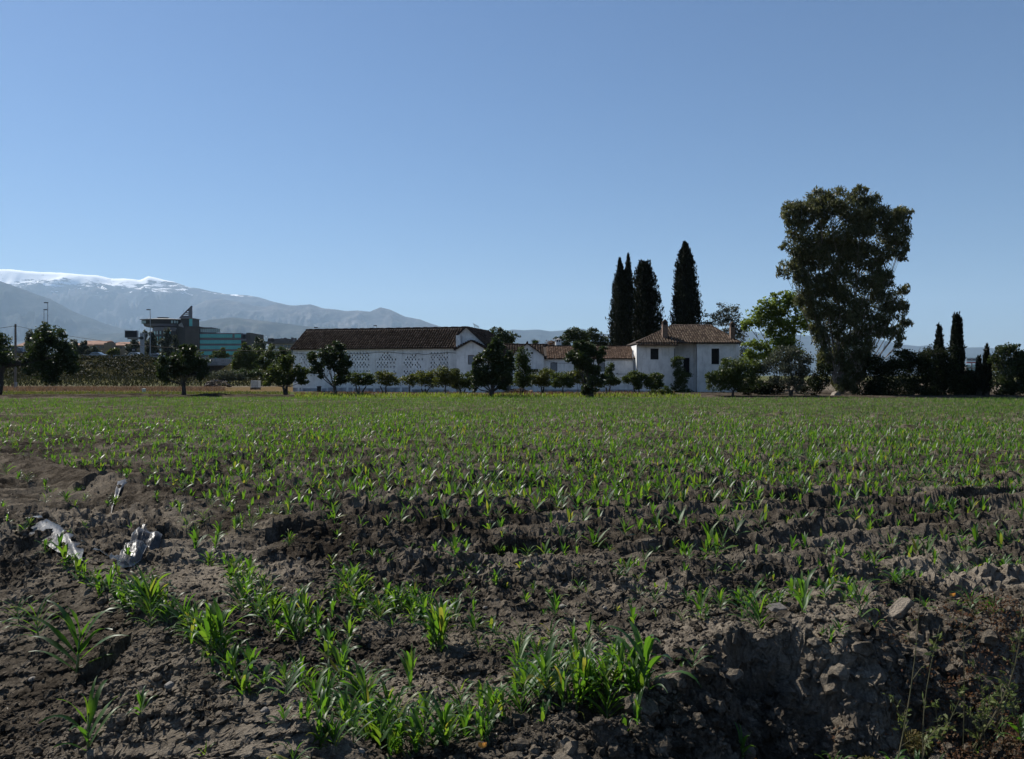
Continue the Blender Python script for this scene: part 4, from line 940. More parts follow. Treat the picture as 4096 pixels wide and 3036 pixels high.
house_row('house', 'ochre house with pointed red roof beside the dark van', 'house', 400, [(68, 100, 1384, 0)], [((63, 102, 1383, 86, 90, 1364), 0)], [(88, 94, 1387, 1394, 0)], M['ochre'], M['terracotta'])
M['grey_block'] = plain('grey_block', (.085, .078, .076), (.115, .105, .10), .3, .9)
apt = house_row('apartment_block', 'grey and cream apartment block left of the barn roof', 'building', 430,
          [(1100, 1200, 1375, 0), (1060, 1108, 1372, 6)], [], [(x, x + 10, 1379, 1389, 0) for x in (1122, 1138)] + [(x, x + 11, 1379, 1392, 0) for x in (1152, 1166, 1182)] + [(x, x + 11, 1398, 1410, 0) for x in (1134, 1150, 1164, 1182)], M['cream'], M['terracotta'])
AYY = 430
for a, b, c, d, y0, y1 in ((1062, 1200, 1366, 1375, -1.6, 9.5), (1066, 1096, 1356, 1366, 2, 8), (1096, 1150, 1354, 1366, 1, 8), (1158, 1200, 1362, 1366, 1, 8)):
    MB().box(XA(a, AYY), XA(b, AYY), AYY + y0, AYY + y1, ZA(d, AYY) + .03, ZA(c, AYY)).build('attic_storey', M['grey_block'], apt)
for a in (1068, 1078, 1084, 1118, 1131, 1139, 1160, 1172): MB().box(XA(a, AYY), XA(a + 6, AYY), AYY + 2, AYY + 4.5, ZA(1366, AYY) + .05, ZA(1349 + (a % 5), AYY)).build('chimney', M['grey_block'], apt)
for a, c in ((1088, 1387), (1105, 1386), (1112, 1386), (1092, 1396), (1108, 1398)): MB().box(XA(a, AYY), XA(a + 13, AYY), AYY - 1.5, AYY - 1.4, ZA(c + 6, AYY), ZA(c, AYY)).build('balcony', M['plastic_white'], apt)
# shop with its board, right edge
shop = thing('shop_building', 'distant white shop building with sign board between cypresses', 'building', (XA(3890, 600), 600, 0)); SY = 600
MB().box(XA(3862, SY), XA(3935, SY), SY, SY + 20, 0, ZA(1462, SY)).build('wall', M['cream'], shop)
MB().box(XA(3866, SY), XA(3912, SY), SY - .6, SY - .1, ZA(1453, SY), ZA(1448, SY)).build('red_fascia', plain('red_fascia', (.25, .04, .035), (.3, .05, .04), .3, .7), shop)
for x in (3884, 3911): MB().box(XA(x, SY), XA(x + 4, SY), SY - .5, SY - .1, ZA(1500, SY), ZA(1453, SY)).build('frame_post', M['off_grey'], shop)
sb = MB().box(XA(3866, SY), XA(3910, SY), SY + .2, SY + .5, ZA(1446, SY), ZA(1431, SY)).build('sign_board', plain('sign_board', (.30, .34, .36), (.36, .40, .42), .2, .7), shop)
for a, b in ((3870, 3874), (3875, 3879), (3880, 3883), (3892, 3896), (3897, 3900), (3901, 3903), (3904.5, 3907)): MB().box(XA(a, SY), XA(b, SY), SY + .1, SY + .18, ZA(1440, SY), ZA(1436.5, SY)).build('letter', M['navy'], sb)
for k in range(12):
    t, t2 = 2 * math.pi * k / 12, 2 * math.pi * (k + 1) / 12; c = P(3887.5, 1438, SY)
    MB().tube([(c.x + .7 * math.cos(t), SY + .1, c.z + .7 * math.sin(t)), (c.x + .7 * math.cos(t2), SY + .1, c.z + .7 * math.sin(t2))], .13, 4).build('emblem', bpy.data.materials['red_fascia'], sb)
for a, b, c, d in ((3868, 3880, 1460, 1468), (3888, 3908, 1458, 1470), (3890, 3906, 1476, 1484), (3870, 3882, 1474, 1482)): MB().box(XA(a, SY), XA(b, SY), SY - .4, SY - .1, ZA(d, SY), ZA(c, SY)).build('window', M['teal_pale'], shop)

# village specks on the foothill: far houses, too small to tell apart
def village():
    r_ = random.Random(5); mb = MB(); D, Lf = RANGES['foothill'][:2]
    for cx, cy, n, sx in ((950, .62, 55, 70), (1010, .5, 25, 60), (1080, .55, 18, 60), (60, .35, 70, 90), (1300, .3, 14, 120)):
        for _ in range(n):
            px = r_.gauss(cx, sx * .5); Y = D - Lf + Lf * (cy + r_.gauss(0, .07)); X = XA(px, Y); z = float(range_z('foothill', np.array([X]), np.array([Y]))[0])
            w, h = r_.uniform(7, 20), r_.uniform(5, 10); mb.box(X - w, X + w, Y - w * .6, Y + w * .6, z - 12, z + h)
    o = mb.build('village', plain('village_white', (.5, .49, .46), (.75, .73, .68), .01, .9)); tag(o, 'far white village houses scattered on the foothill', 'village', kind='stuff')
village()

# ------------------------------------------------------------------ small things behind the field
pole = thing('utility_pole', 'wooden utility pole with cables at the left edge', 'pole', P(62, 1556, 104)); Y = 104
MB().tube([P(61, 1560, Y), P(62, 1400, Y), P(62, 1296, Y)], [.17, .14, .11], 8).build('shaft', M['pole'], pole)
MB().box(XA(63, Y), XA(70, Y), Y - .25, Y - .02, ZA(1560, Y), ZA(1528, Y)).build('meter_box', M['concrete'], pole)
MB().box(XA(54, Y), XA(68, Y), Y - .12, Y - .02, ZA(1306, Y), ZA(1304, Y)).build('bracket', M['iron'], pole)
def sag(p, q, s, n=24): return [Vector(p).lerp(Vector(q), k / n) - Vector((0, 0, s * 4 * (k / n) * (1 - k / n))) for k in range(n + 1)]
wa = MB().tube(sag(P(62, 1303, 103.9), Vector((A.x, A.y - .1, A.z + 4.55)), 1.0), .022, 5).build('overhead_cable', M['iron']); tag(wa, 'black cable sagging from the utility pole to the barn corner', 'cable')
wa = MB().tube(sag(P(-400, 1320, 104), P(62, 1303, 103.9), .5), .03, 5).build('overhead_cable', M['iron']); tag(wa, 'black cable running from the utility pole out of the left edge', 'cable')
po = thing('wooden_post', 'short wooden post left of the utility pole', 'post', P(49, 1556, 104)); MB().box(XA(46, Y), XA(51, Y), Y, Y + .16, ZA(1557, Y), ZA(1535, Y)).build('post', M['wood'], po)
ib = thing('water_container', 'white cube water container on a pallet', 'container', P(1019, 1560, 97)); Y = 97
MB().box(XA(1003, Y), XA(1033, Y), Y, Y + .95, ZA(1550, Y), ZA(1522, Y)).build('tank', M['plastic_white'], ib)
for k in range(5): MB().box(XA(1003 + k * 7, Y) - .012, XA(1003 + k * 7, Y) + .012, Y - .03, Y - .005, ZA(1551, Y), ZA(1521, Y)).build('cage_bar', M['steel'], ib)
for z in (1524, 1532, 1541, 1549): MB().box(XA(1002, Y), XA(1034, Y), Y - .04, Y - .012, ZA(z, Y) - .01, ZA(z, Y) + .01).build('cage_bar', M['steel'], ib)
for k in range(3): MB().box(XA(1001 + k * 12, Y), XA(1009 + k * 12, Y), Y - .02, Y + .98, ZA(1560, Y), ZA(1551, Y)).build('pallet_block', M['wood'], ib)
MB().box(XA(1000, Y), XA(1036, Y), Y - .03, Y + 1, ZA(1551.5, Y), ZA(1550.2, Y)).build('pallet_deck', M['wood'], ib)
bk = thing('bucket', 'small white bucket on the green strip left of the fig tree', 'bucket', P(576, 1572, 80)); c = P(576, 1572, 80)
MB().lathe((c.x, c.y, c.z), [(.15, 0), (.19, .38), (.20, .39)], 14).build('pail', M['plastic_white'], bk); MB().lathe((c.x, c.y, c.z), [(.205, .392), (.205, .43), (.02, .45)], 14).build('lid', M['plastic_white'], bk)
bn = thing('water_butt', 'dark bin standing against the barn wall', 'bin', P(1276, 1570, 86.9)); c = P(1276, 1569, 86.6)
MB().box(c.x - .17, c.x + .2, c.y - .2, c.y + .2, c.z, c.z + .6).build('bin', M['blackpaint'], bn); MB().box(c.x - .2, c.x + .23, c.y - .23, c.y + .23, c.z + .602, c.z + .66).build('lid', M['blackpaint'], bn)
def pile(name, label, cat, x0, x1, y0, y1, Y, mats, n, seed):
    r_ = random.Random(seed); o = thing(name, label, cat, P((x0 + x1) / 2, y1, Y))
    for k in range(n):
        t = r_.random(); px = x0 + (x1 - x0) * r_.random(); hh = (1 - abs((px - (x0 + x1) / 2) / (x1 - x0) * 2) ** 3); py = y1 - (y1 - y0) * t * hh
        c = P(px, py, Y + r_.uniform(-.5, .8)); L = r_.uniform(.15, .4); a = r_.uniform(0, 3.14); d = Vector((math.cos(a) * L, math.sin(a) * L, r_.uniform(-.05, .08)))
        m = MB(); m.tube([c - d, c + d], r_.uniform(.06, .1), 4); m.build('piece', mats[k % len(mats)], o)
pile('rubble_pile', 'pile of old tiles, logs and rubble below the outhouse wall', 'pile', 2010, 2150, 1556, 1580, 79.5, [M['brickred'], M['wood'], M['tile_dark'], M['wood'], M['stone']], 90, 5)
pile('brushwood_pile', 'heap of grey brushwood right of the fig tree', 'pile', 820, 920, 1516, 1546, 108, [M['wood'], M['iron'], M['pole']], 80, 6)

# ------------------------------------------------------------------ trees and shrubs
def leaf_mesh(name, C, L, W, D, rg):
    """diamond leaves: centres, lengths, widths, directions"""
    n = len(C); D = D / np.linalg.norm(D, axis=1, keepdims=True)
    S = np.cross(D, rg.normal(size=(n, 3))); S /= np.linalg.norm(S, axis=1, keepdims=True) + 1e-9
    l = (L / 2)[:, None] * D; w = (W / 2)[:, None] * S
    V = np.stack([C - l, C + w + l * .15, C + l, C - w + l * .15], 1).reshape(-1, 3)
    return fast_mesh(name, V, np.arange(4 * n).reshape(n, 4))
def blob_points(cen, rad, n, rg, clump=7, spread=.30, hollow=.35):
    cen = np.array(cen); rad = np.array(rad)
    d = rg.normal(size=(clump, 3)); d /= np.linalg.norm(d, axis=1, keepdims=True)
    cc = d * (hollow + (1 - hollow) * rg.random((clump, 1)) ** .5) * .80
    k = rg.integers(0, clump, n); u = rg.normal(size=(n, 3)); u /= np.linalg.norm(u, axis=1, keepdims=True)
    q = cc[k] + u * (rg.random((n, 1)) ** .45 + .10 * np.abs(rg.normal(size=(n, 1)))) * spread * (.85 + .6 * rg.random((clump, 1))[k])
    return cen + q * rad
def tree(name, label, base, blobs, n, leaf, mat, trunk=6., group=None, cat='tree', bark='bark', hang=0., aspect=.55, Y=None, spread=.42, clump=8, seed=None, limbs=True, depth=.9, stems=None, limb_k=.7, grow=1.0, bare=False, ragged=2):
    seed = seed if seed is not None else int(base[0]) % 9973
    rg = np.random.default_rng(seed); rr = random.Random(seed)
    Y = Y or GY(base[1]); s = Y / F; b = P(base[0], base[1], Y); b.z = min(b.z, H1(b.x, b.y) + .02) if Y < 120 else b.z
    o = thing(name, label, cat, b, group=group)
    W = []; A_ = []
    sat = []
    for q in blobs:                          # smaller sprays round each bough keep the outline uneven
        for _ in range(ragged):
            a_ = rr.uniform(0, 6.28); f_ = rr.uniform(.38, .62); sat.append((q[0] + math.cos(a_) * q[2] * rr.uniform(.7, 1.15), q[1] - math.sin(a_) * q[3] * rr.uniform(.6, 1.1), q[2] * f_, q[3] * f_ * rr.uniform(.7, 1.2)))
    nb = len(blobs)
    for q in list(blobs) + sat:
        cx, cy, rx, ry = q[:4]; dy = q[4] if len(q) > 4 else rr.uniform(-.3, .3) * rx * s * .8
        rx *= grow; ry *= grow; W.append((P(cx, cy, Y + dy), (rx * s, max(.3, min(rx, ry * 1.3) * s * depth), ry * s))); A_.append(rx * ry)
    A_ = np.array(A_) / sum(A_); pts = [blob_points(c, r, max(30, int(n * a * 1.35)), rg, max(4, int(clump * (1 + 2.5 * a))), spread) for (c, r), a in zip(W, A_)]
    C = np.concatenate(pts); m = len(C); D = rg.normal(size=(m, 3)); D[:, 2] += hang
    L = leaf * (.6 + .8 * rg.random(m)); me = leaf_mesh('crown', C - np.array(b), L, L * aspect, D, rg)
    link('crown', me, M[mat], o)
    T = MB(); t = trunk * s
    low = min(c.z for c, r in W); fork_z = b.z + max(.25, (min(c.z - r[2] for c, r in W) - b.z) * .8 + .15)
    cx = sum(c.x * a for (c, r), a in zip(W, A_)); fork = Vector((b.x + (cx - b.x) * .35, Y, fork_z))
    st = stems or [0]
    for k, dx in enumerate(st):
        T.tube([b + Vector((dx * s * .3, 0, -.15)), b.lerp(fork, .5) + Vector((dx * s * .6 + rr.uniform(-.1, .1) * t * 2, rr.uniform(-.1, .1), 0)), fork + Vector((dx * s, 0, 0))], [t * 1.25, t * .95, t * .8], 8)
    if limbs:
        for (c, r), a in zip(W[:nb], A_):
            f0 = fork + Vector((min(st, key=lambda q: abs(fork.x + q * s - c.x)) * s, 0, 0))
            mid = f0.lerp(c, .55) + Vector((rr.uniform(-.15, .15), rr.uniform(-.15, .15), -.08 * (c - f0).length))
            lr = max(.015, min(t * (.35 + .5 * a), t * .75)) * limb_k; T.tube([f0 - Vector((0, 0, .05)), mid, c], [lr, lr * .7, lr * .35], 6)
            for _ in range(3):
                e = c + Vector((rr.uniform(-.7, .7) * r[0], rr.uniform(-.7, .7) * r[1], rr.uniform(-.1, .8) * r[2])); T.tube([mid.lerp(c, .5), mid.lerp(e, .7) + Vector((0, 0, .05)), e], [lr * .5, lr * .3, .008], 5)
    if bare:                                 # trunk at the edge, one long limb into the crown
        q = [P(a_, b_, Y) for a_, b_ in ((-16, 1600), (-4, 1540), (-2, 1490), (14, 1462), (60, 1455), (110, 1452), (160, 1440), (210, 1430))]
        T = MB(); T.tube(q, [.42, .36, .33, .30, .24, .20, .15, .06], 9); T.tube([q[5], P(170, 1480, Y), P(215, 1490, Y)], [.1, .07, .03], 6); T.tube([q[6], P(190, 1395, Y), P(225, 1355, Y)], [.12, .08, .03], 6)
        T.tube([q[3], P(-20, 1420, Y), P(-60, 1380, Y)], [.25, .15, .05], 7)
    T.build('trunk', M[bark], o)
    return o

FRUIT = 'pruned fruit trees along the field edge'
tree('walnut_tree', 'large dark tree leaning in from the left edge with long low branch', (-14, 1578),
     [(185, 1385, 55, 60), (225, 1350, 40, 40), (150, 1420, 45, 55), (215, 1440, 70, 60), (265, 1430, 35, 45), (180, 1480, 60, 40), (225, 1500, 28, 28), (285, 1470, 25, 28), (60, 1452, 60, 14), (0, 1440, 60, 30), (-60, 1400, 90, 70), (-30, 1375, 45, 40), (120, 1445, 30, 20)], 13000, .24, 'leaf_dark', 15, spread=.46, Y=72, limbs=False, bare=True)
tree('fig_tree', 'rounded fig tree with thick dark trunk left of the bucket field', (735, 1586),
     [(765, 1405, 45, 30), (720, 1425, 50, 32), (790, 1440, 42, 38), (660, 1450, 38, 36), (700, 1470, 45, 35), (755, 1460, 40, 30), (645, 1495, 22, 28), (812, 1490, 22, 40), (690, 1500, 22, 22), (665, 1515, 14, 16)], 5200, .24, 'leaf_dark', 9, spread=.40)
tree('plum_tree', 'olive green tree before the left corner of the barn', (1146, 1582),
     [(1150, 1445, 30, 30), (1120, 1480, 40, 34), (1175, 1480, 34, 32), (1090, 1510, 32, 24), (1140, 1510, 40, 28), (1200, 1505, 34, 26), (1215, 1525, 20, 16), (1075, 1530, 22, 14)], 4200, .20, 'leaf_mid', 6, stems=[0, -14])
tree('pear_tree', 'tall gappy tree before the barn with dark trunk', (1342, 1586),
     [(1335, 1385, 36, 24), (1300, 1425, 40, 26), (1255, 1435, 30, 24), (1350, 1420, 40, 36), (1375, 1445, 24, 36), (1265, 1470, 34, 22), (1370, 1490, 26, 34), (1350, 1520, 34, 26), (1320, 1455, 30, 24), (1290, 1500, 16, 16), (1395, 1460, 12, 18)], 5000, .22, 'leaf_dark', 8, spread=.36)
for nm, lb, bs, bl, n, mt, st in (
    ('fruit_tree', 'low dark fruit tree just right of the tall gappy tree', (1436, 1580), [(1415, 1510, 26, 20), (1455, 1510, 30, 20), (1475, 1520, 20, 18), (1435, 1525, 40, 14)], 1700, 'leaf_mid', [-14, 0, 26]),
    ('fruit_tree', 'low orange-tinged fruit tree with forked trunks before barn', (1542, 1578), [(1545, 1505, 34, 16), (1530, 1520, 30, 16), (1570, 1525, 26, 16)], 1500, 'leaf_yellow', [-22, 0]),
    ('fruit_tree', 'cut-back fruit tree with bare stubs in front of barn wall', (1636, 1582), [(1622, 1520, 22, 18), (1655, 1525, 20, 18), (1645, 1512, 26, 12)], 750, 'leaf_yellow', [0]),
    ('fruit_tree', 'bright yellow green fruit tree with several thin stems', (1700, 1576), [(1680, 1515, 28, 24), (1715, 1515, 28, 22), (1695, 1500, 26, 14), (1735, 1535, 18, 18)], 1800, 'leaf_yellow', [-16, 0, 14]),
    ('fruit_tree', 'tallest of the yellow green fruit trees before the barn', (1778, 1582), [(1760, 1490, 28, 18), (1790, 1500, 32, 22), (1775, 1520, 40, 20), (1815, 1490, 20, 14)], 2100, 'leaf_yellow', [0]),
    ('fruit_tree', 'dusky fruit tree screening the air conditioner', (1850, 1578), [(1830, 1510, 26, 22), (1862, 1515, 28, 22), (1845, 1535, 32, 18), (1880, 1540, 18, 16)], 1900, 'leaf_mid', [-10, 12]),
    ('fruit_tree', 'slim dusky fruit tree in front of the rubble pile', (2082, 1584), [(2095, 1430, 28, 30), (2088, 1465, 30, 30), (2105, 1500, 30, 26), (2070, 1520, 30, 22), (2100, 1535, 28, 16)], 2600, 'leaf_mid', [-4, 10]),
    ('fruit_tree', 'bright low fruit tree below the outhouse wall', (2170, 1582), [(2150, 1510, 32, 20), (2185, 1500, 28, 22), (2165, 1530, 34, 14)], 1900, 'leaf_yellow', [-4, 5]),
    ('fruit_tree', 'drooping fruit tree below the first annex window', (2253, 1584), [(2250, 1505, 30, 16), (2240, 1525, 30, 20), (2268, 1530, 20, 22)], 1700, 'leaf_mid', [0]),
    ('fruit_tree', 'fruit tree with forked trunk below the second annex window', (2318, 1582), [(2300, 1505, 26, 18), (2335, 1500, 24, 20), (2318, 1520, 34, 14), (2345, 1530, 16, 24)], 1700, 'leaf_yellow', [-8, 6]),
    ('fruit_tree', 'thin fruit tree with a tall spire below the third annex window', (2430, 1584), [(2440, 1470, 15, 16), (2436, 1495, 16, 12), (2440, 1520, 32, 16), (2460, 1530, 20, 12), (2395, 1535, 26, 12)], 1500, 'leaf_mid', [-6, 10]),
    ('fruit_tree', 'bushy fruit tree at the farmhouse left corner', (2560, 1586), [(2545, 1500, 26, 18), (2520, 1520, 30, 18), (2555, 1525, 24, 24)], 2300, 'leaf_mid', [-20, 0]),
    ('fruit_tree', 'short fruit tree against the farmhouse wall', (2600, 1586), [(2620, 1512, 24, 18), (2612, 1535, 26, 20), (2632, 1540, 16, 14)], 1600, 'leaf_mid', [0])):
    tree(nm, lb, bs, bl, int(n * 1.45), .16, mt, 3.2, FRUIT, stems=st, spread=.36, grow=1.30, ragged=3, clump=11)
tree('quince_tree', 'broad dark tree with leaning trunk hiding the wing of the barn', (1965, 1590),
     [(1975, 1375, 26, 22), (1990, 1405, 40, 26), (1950, 1430, 40, 32), (2010, 1440, 46, 34), (1925, 1470, 34, 34), (1975, 1480, 60, 44), (2030, 1485, 40, 42), (1910, 1510, 26, 34), (1955, 1520, 50, 32), (2015, 1525, 46, 30), (1900, 1545, 16, 16)], 8500, .22, 'leaf_dark', 11, spread=.40)
tree('orange_tree', 'tall dark tree with pale lit leaves before the annex', (2368, 1592),
     [(2340, 1375, 24, 14), (2320, 1400, 40, 26), (2375, 1400, 44, 26), (2295, 1425, 34, 24), (2345, 1430, 50, 34), (2405, 1425, 24, 34), (2325, 1460, 30, 26), (2375, 1470, 34, 36), (2385, 1520, 40, 30), (2360, 1550, 34, 26), (2340, 1570, 22, 12)], 7000, .21, 'leaf_dark', 12, spread=.38)
tree('rose_bush', 'low bush with red flowers at the farmhouse wall', (2650, 1588), [(2620, 1572, 24, 16), (2655, 1562, 24, 18), (2675, 1570, 16, 14)], 1300, .13, 'leaf_mid', 1.5, cat='bush', stems=[-10, 0, 10])
ivy = tree('ivy_column', 'ivy covered pillar against the farmhouse wall', (2722, 1588), [(2715, 1445, 32, 16), (2710, 1475, 28, 24), (2725, 1505, 32, 28), (2728, 1540, 32, 30), (2735, 1570, 28, 18)], 3600, .16, 'leaf_mid', 9, cat='climber', Y=83.5, spread=.42, depth=.8, limbs=False)
tree('shrub', 'large rounded bush right of the farmhouse windows', (2930, 1588), [(2870, 1505, 36, 26), (2850, 1535, 30, 26), (2930, 1470, 46, 36), (2980, 1460, 40, 34), (2910, 1530, 60, 36), (2985, 1520, 60, 44), (3030, 1500, 36, 44)], 6500, .18, 'leaf_mid', 5, cat='bush', spread=.42)
tree('olive_tree', 'grey green olive tree with pale twigs below the bright tree', (3160, 1588), [(3120, 1420, 50, 36), (3180, 1420, 50, 34), (3090, 1470, 44, 40), (3150, 1470, 60, 44), (3215, 1465, 46, 44), (3120, 1520, 50, 34), (3190, 1520, 50, 34)], 5200, .17, 'leaf_grey', 6, spread=.40, stems=[0, 12])
tree('mulberry_tree', 'bright green leafy tree left of the eucalyptus', (3190, 1575),
     [(3098, 1190, 16, 16), (3080, 1215, 34, 22), (3150, 1185, 34, 30), (3060, 1245, 40, 24), (3120, 1240, 44, 26), (3190, 1215, 44, 34), (3010, 1275, 40, 26), (3080, 1285, 50, 28), (3150, 1290, 50, 30), (3210, 1280, 40, 34), (2995, 1300, 26, 20), (3090, 1330, 40, 24), (3150, 1345, 44, 26), (3010, 1375, 34, 16), (3060, 1385, 44, 18), (3110, 1380, 44, 30), (3040, 1420, 44, 24), (3100, 1430, 44, 26), (3170, 1400, 40, 30), (3010, 1440, 30, 22)], 8500, .24, 'leaf_bright', 6, Y=80, spread=.50, aspect=.7, clump=9, grow=1.12)
tree('acacia_tree', 'pale feathery tree behind the farmhouse roof', (2900, 1560), [(2910, 1230, 40, 22), (2860, 1265, 40, 22), (2925, 1260, 44, 28), (2820, 1290, 26, 18), (2890, 1300, 50, 28), (2950, 1295, 34, 30), (2965, 1340, 34, 36), (2910, 1345, 50, 34), (2975, 1400, 26, 40), (2850, 1330, 34, 24)], 4200, .22, 'leaf_grey', 4.5, Y=99, spread=.42, bark='bark_pale')
tree('eucalyptus_tree', 'giant eucalyptus towering over the field edge at right', (3345, 1590),
     [(3340, 790, 50, 38), (3270, 800, 46, 40), (3410, 780, 50, 32), (3470, 790, 44, 36), (3180, 830, 50, 40), (3260, 850, 70, 50), (3360, 850, 80, 55), (3460, 860, 70, 50), (3540, 860, 60, 46), (3600, 860, 44, 34), (3160, 890, 36, 46), (3230, 930, 60, 50), (3330, 940, 80, 60), (3440, 940, 80, 60), (3550, 930, 70, 50), (3610, 950, 34, 46),
      (3190, 985, 56, 40), (3250, 1010, 60, 46), (3190, 1040, 50, 36), (3230, 1150, 50, 40), (3240, 1200, 46, 44), (3160, 1080, 40, 40), (3220, 1090, 46, 40), (3330, 1040, 80, 60), (3430, 1040, 80, 60), (3520, 1020, 60, 46), (3590, 1020, 34, 24), (3270, 1140, 60, 50), (3370, 1140, 80, 60), (3470, 1130, 70, 60), (3540, 1110, 40, 36), (3560, 1190, 46, 34), (3610, 1160, 26, 20), (3280, 1230, 54, 50), (3380, 1230, 80, 60), (3480, 1230, 70, 56), (3560, 1260, 46, 34), (3610, 1240, 20, 34), (3610, 1300, 26, 22),
      (3290, 1310, 44, 50), (3380, 1300, 60, 60), (3450, 1310, 60, 50), (3520, 1320, 50, 30), (3580, 1340, 36, 26), (3595, 1375, 18, 18), (3370, 1390, 60, 60), (3450, 1390, 50, 50), (3290, 1400, 34, 50), (3340, 1470, 60, 50), (3430, 1460, 50, 50), (3370, 1530, 60, 40), (3440, 1530, 50, 40)],
     54000, .35, 'leaf_euca', 24, hang=-1.2, aspect=.27, spread=.46, clump=9, bark='bark_pale', Y=70, limb_k=.30, ragged=3)
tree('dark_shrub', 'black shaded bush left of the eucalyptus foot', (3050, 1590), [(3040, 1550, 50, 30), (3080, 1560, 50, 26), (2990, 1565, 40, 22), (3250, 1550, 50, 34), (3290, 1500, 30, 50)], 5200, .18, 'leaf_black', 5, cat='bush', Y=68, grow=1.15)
def cypress(label, px, ytop, ybot, prof, Y, n, seed, spires=None, group=None, tuft=.14):
    rg = np.random.default_rng(seed); s = Y / F; b = P(px, ybot, Y); o = thing('cypress_tree', label, 'tree', (b.x, b.y, 0.0), group=group)
    Cs = []; core = MB()
    for (dx, top, wid) in (spires or [(0, ytop, 1.)]):
        zb, zt = max(.4, ZA(ybot, Y)), ZA(top, Y); m = int(n * wid / sum(q[2] for q in (spires or [(0, 0, 1.)])))
        t = rg.random(m) ** .85; ph = rg.random(m) * 2 * np.pi; r = np.interp(t, [p[0] for p in prof], [p[1] for p in prof]) * s * wid
        lump = 1 + .16 * np.sin(ph * 3 + t * 9 + seed) + .12 * np.sin(t * 23 + ph * 5 + seed) + .10 * np.sin(ph * 7 + t * 5) + .17 * rg.normal(size=m).clip(-1.5, 2.2)
        q = (.62 + .4 * rg.random(m) ** .5) * lump
        lean = dx * s * np.clip(t * 1.2, 0, 1)
        Cs.append(np.stack([lean + r * q * np.cos(ph), r * q * np.sin(ph), zb + (zt - zb) * t], -1))
        nt_ = 90; tt = rg.random(nt_) * .96 + .02; tp = rg.random(nt_) * 2 * np.pi; tr = np.interp(tt, [p[0] for p in prof], [p[1] for p in prof]) * s * wid * (.95 + tuft * rg.random(nt_))
        kk = rg.integers(0, nt_, m // 3); qz = rg.random(m // 3)         # upright sprays standing off the column
        Cs.append(np.stack([dx * s * np.clip(tt[kk] * 1.2, 0, 1) + tr[kk] * np.cos(tp[kk]) + rg.normal(size=m // 3) * .10 * (1.2 - qz), tr[kk] * np.sin(tp[kk]) + rg.normal(size=m // 3) * .10 * (1.2 - qz), zb + (zt - zb) * tt[kk] + (qz - .4) * 1.1], -1))
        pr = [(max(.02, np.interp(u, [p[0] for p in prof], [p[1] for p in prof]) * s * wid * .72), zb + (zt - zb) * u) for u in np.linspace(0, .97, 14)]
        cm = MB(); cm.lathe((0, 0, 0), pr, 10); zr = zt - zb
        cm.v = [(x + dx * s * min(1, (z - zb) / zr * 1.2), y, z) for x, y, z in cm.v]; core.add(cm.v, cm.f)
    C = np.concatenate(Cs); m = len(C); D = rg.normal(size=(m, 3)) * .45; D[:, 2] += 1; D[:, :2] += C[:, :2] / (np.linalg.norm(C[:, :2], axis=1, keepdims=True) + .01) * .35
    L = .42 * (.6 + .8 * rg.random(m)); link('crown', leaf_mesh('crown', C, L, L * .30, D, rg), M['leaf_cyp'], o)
    core.build('light_block_core', M['cypcore'], o, local=True, smooth=True)  # added opaque core, hidden among the leaves to block light
    MB().tube([(0, 0, -.1), (0, 0, 3)], [.25, .18], 8).build('trunk', M['bark'], o, local=True)
tall = [(0, 44), (.1, 46), (.3, 43), (.5, 38), (.7, 30), (.85, 20), (.95, 9), (1, 1)]
cypress('twin-spired cypress left of its shorter neighbour', 2486, 1030, 1560, [(0, 36), (.25, 40), (.45, 38), (.65, 34), (.8, 24), (.92, 9), (1, 1)], 100, 11000, 1, [(-6, 1036, 1.0), (26, 1024, .72)])
cypress('ragged broad cypress with gaps, middle one of the tall cypresses', 2578, 1047, 1560, [(0, 60), (.2, 66), (.4, 60), (.6, 56), (.75, 46), (.88, 32), (.96, 20), (1, 6)], 102, 11000, 2, tuft=.34)
cypress('single sharp tall cypress rising behind the farmhouse roof', 2742, 972, 1560, [(0, 50), (.3, 52), (.5, 50), (.7, 40), (.85, 29), (.94, 17), (1, 2)], 100, 13000, 3)
RC = 'cypresses above the dark hedge'
cypress('slim pointed cypress, left of the two above the dark hedge', 3757, 1315, 1590, [(0, 18), (.4, 18), (.6, 13), (.8, 8), (1, 1)], 72, 3600, 4, group=RC)
cypress('taller blunt cypress above the dark hedge near the right edge', 3828, 1264, 1592, [(0, 22), (.4, 22), (.6, 19), (.8, 14), (.93, 10), (1, 3)], 72, 5000, 5, [(-4, 1270, .9), (4, 1264, .9)], group=RC)
cypress('small cypress below the shop sign', 3916, 1444, 1592, [(0, 11), (.5, 10), (.8, 6), (1, 1)], 70, 1800, 6, group=RC)
cypress('second small cypress beside a bare stem at right', 3947, 1402, 1592, [(0, 12), (.5, 11), (.8, 7), (1, 1)], 70, 2400, 7, group=RC)
st_ = thing('bare_trunk', 'thin bare pointed trunk between the two small cypresses', 'trunk', P(3934, 1590, 71)); MB().tube([P(3936, 1592, 71), P(3934, 1500, 71), P(3931, 1419, 71)], [.11, .08, .03], 7).build('trunk', M['bark'], st_)
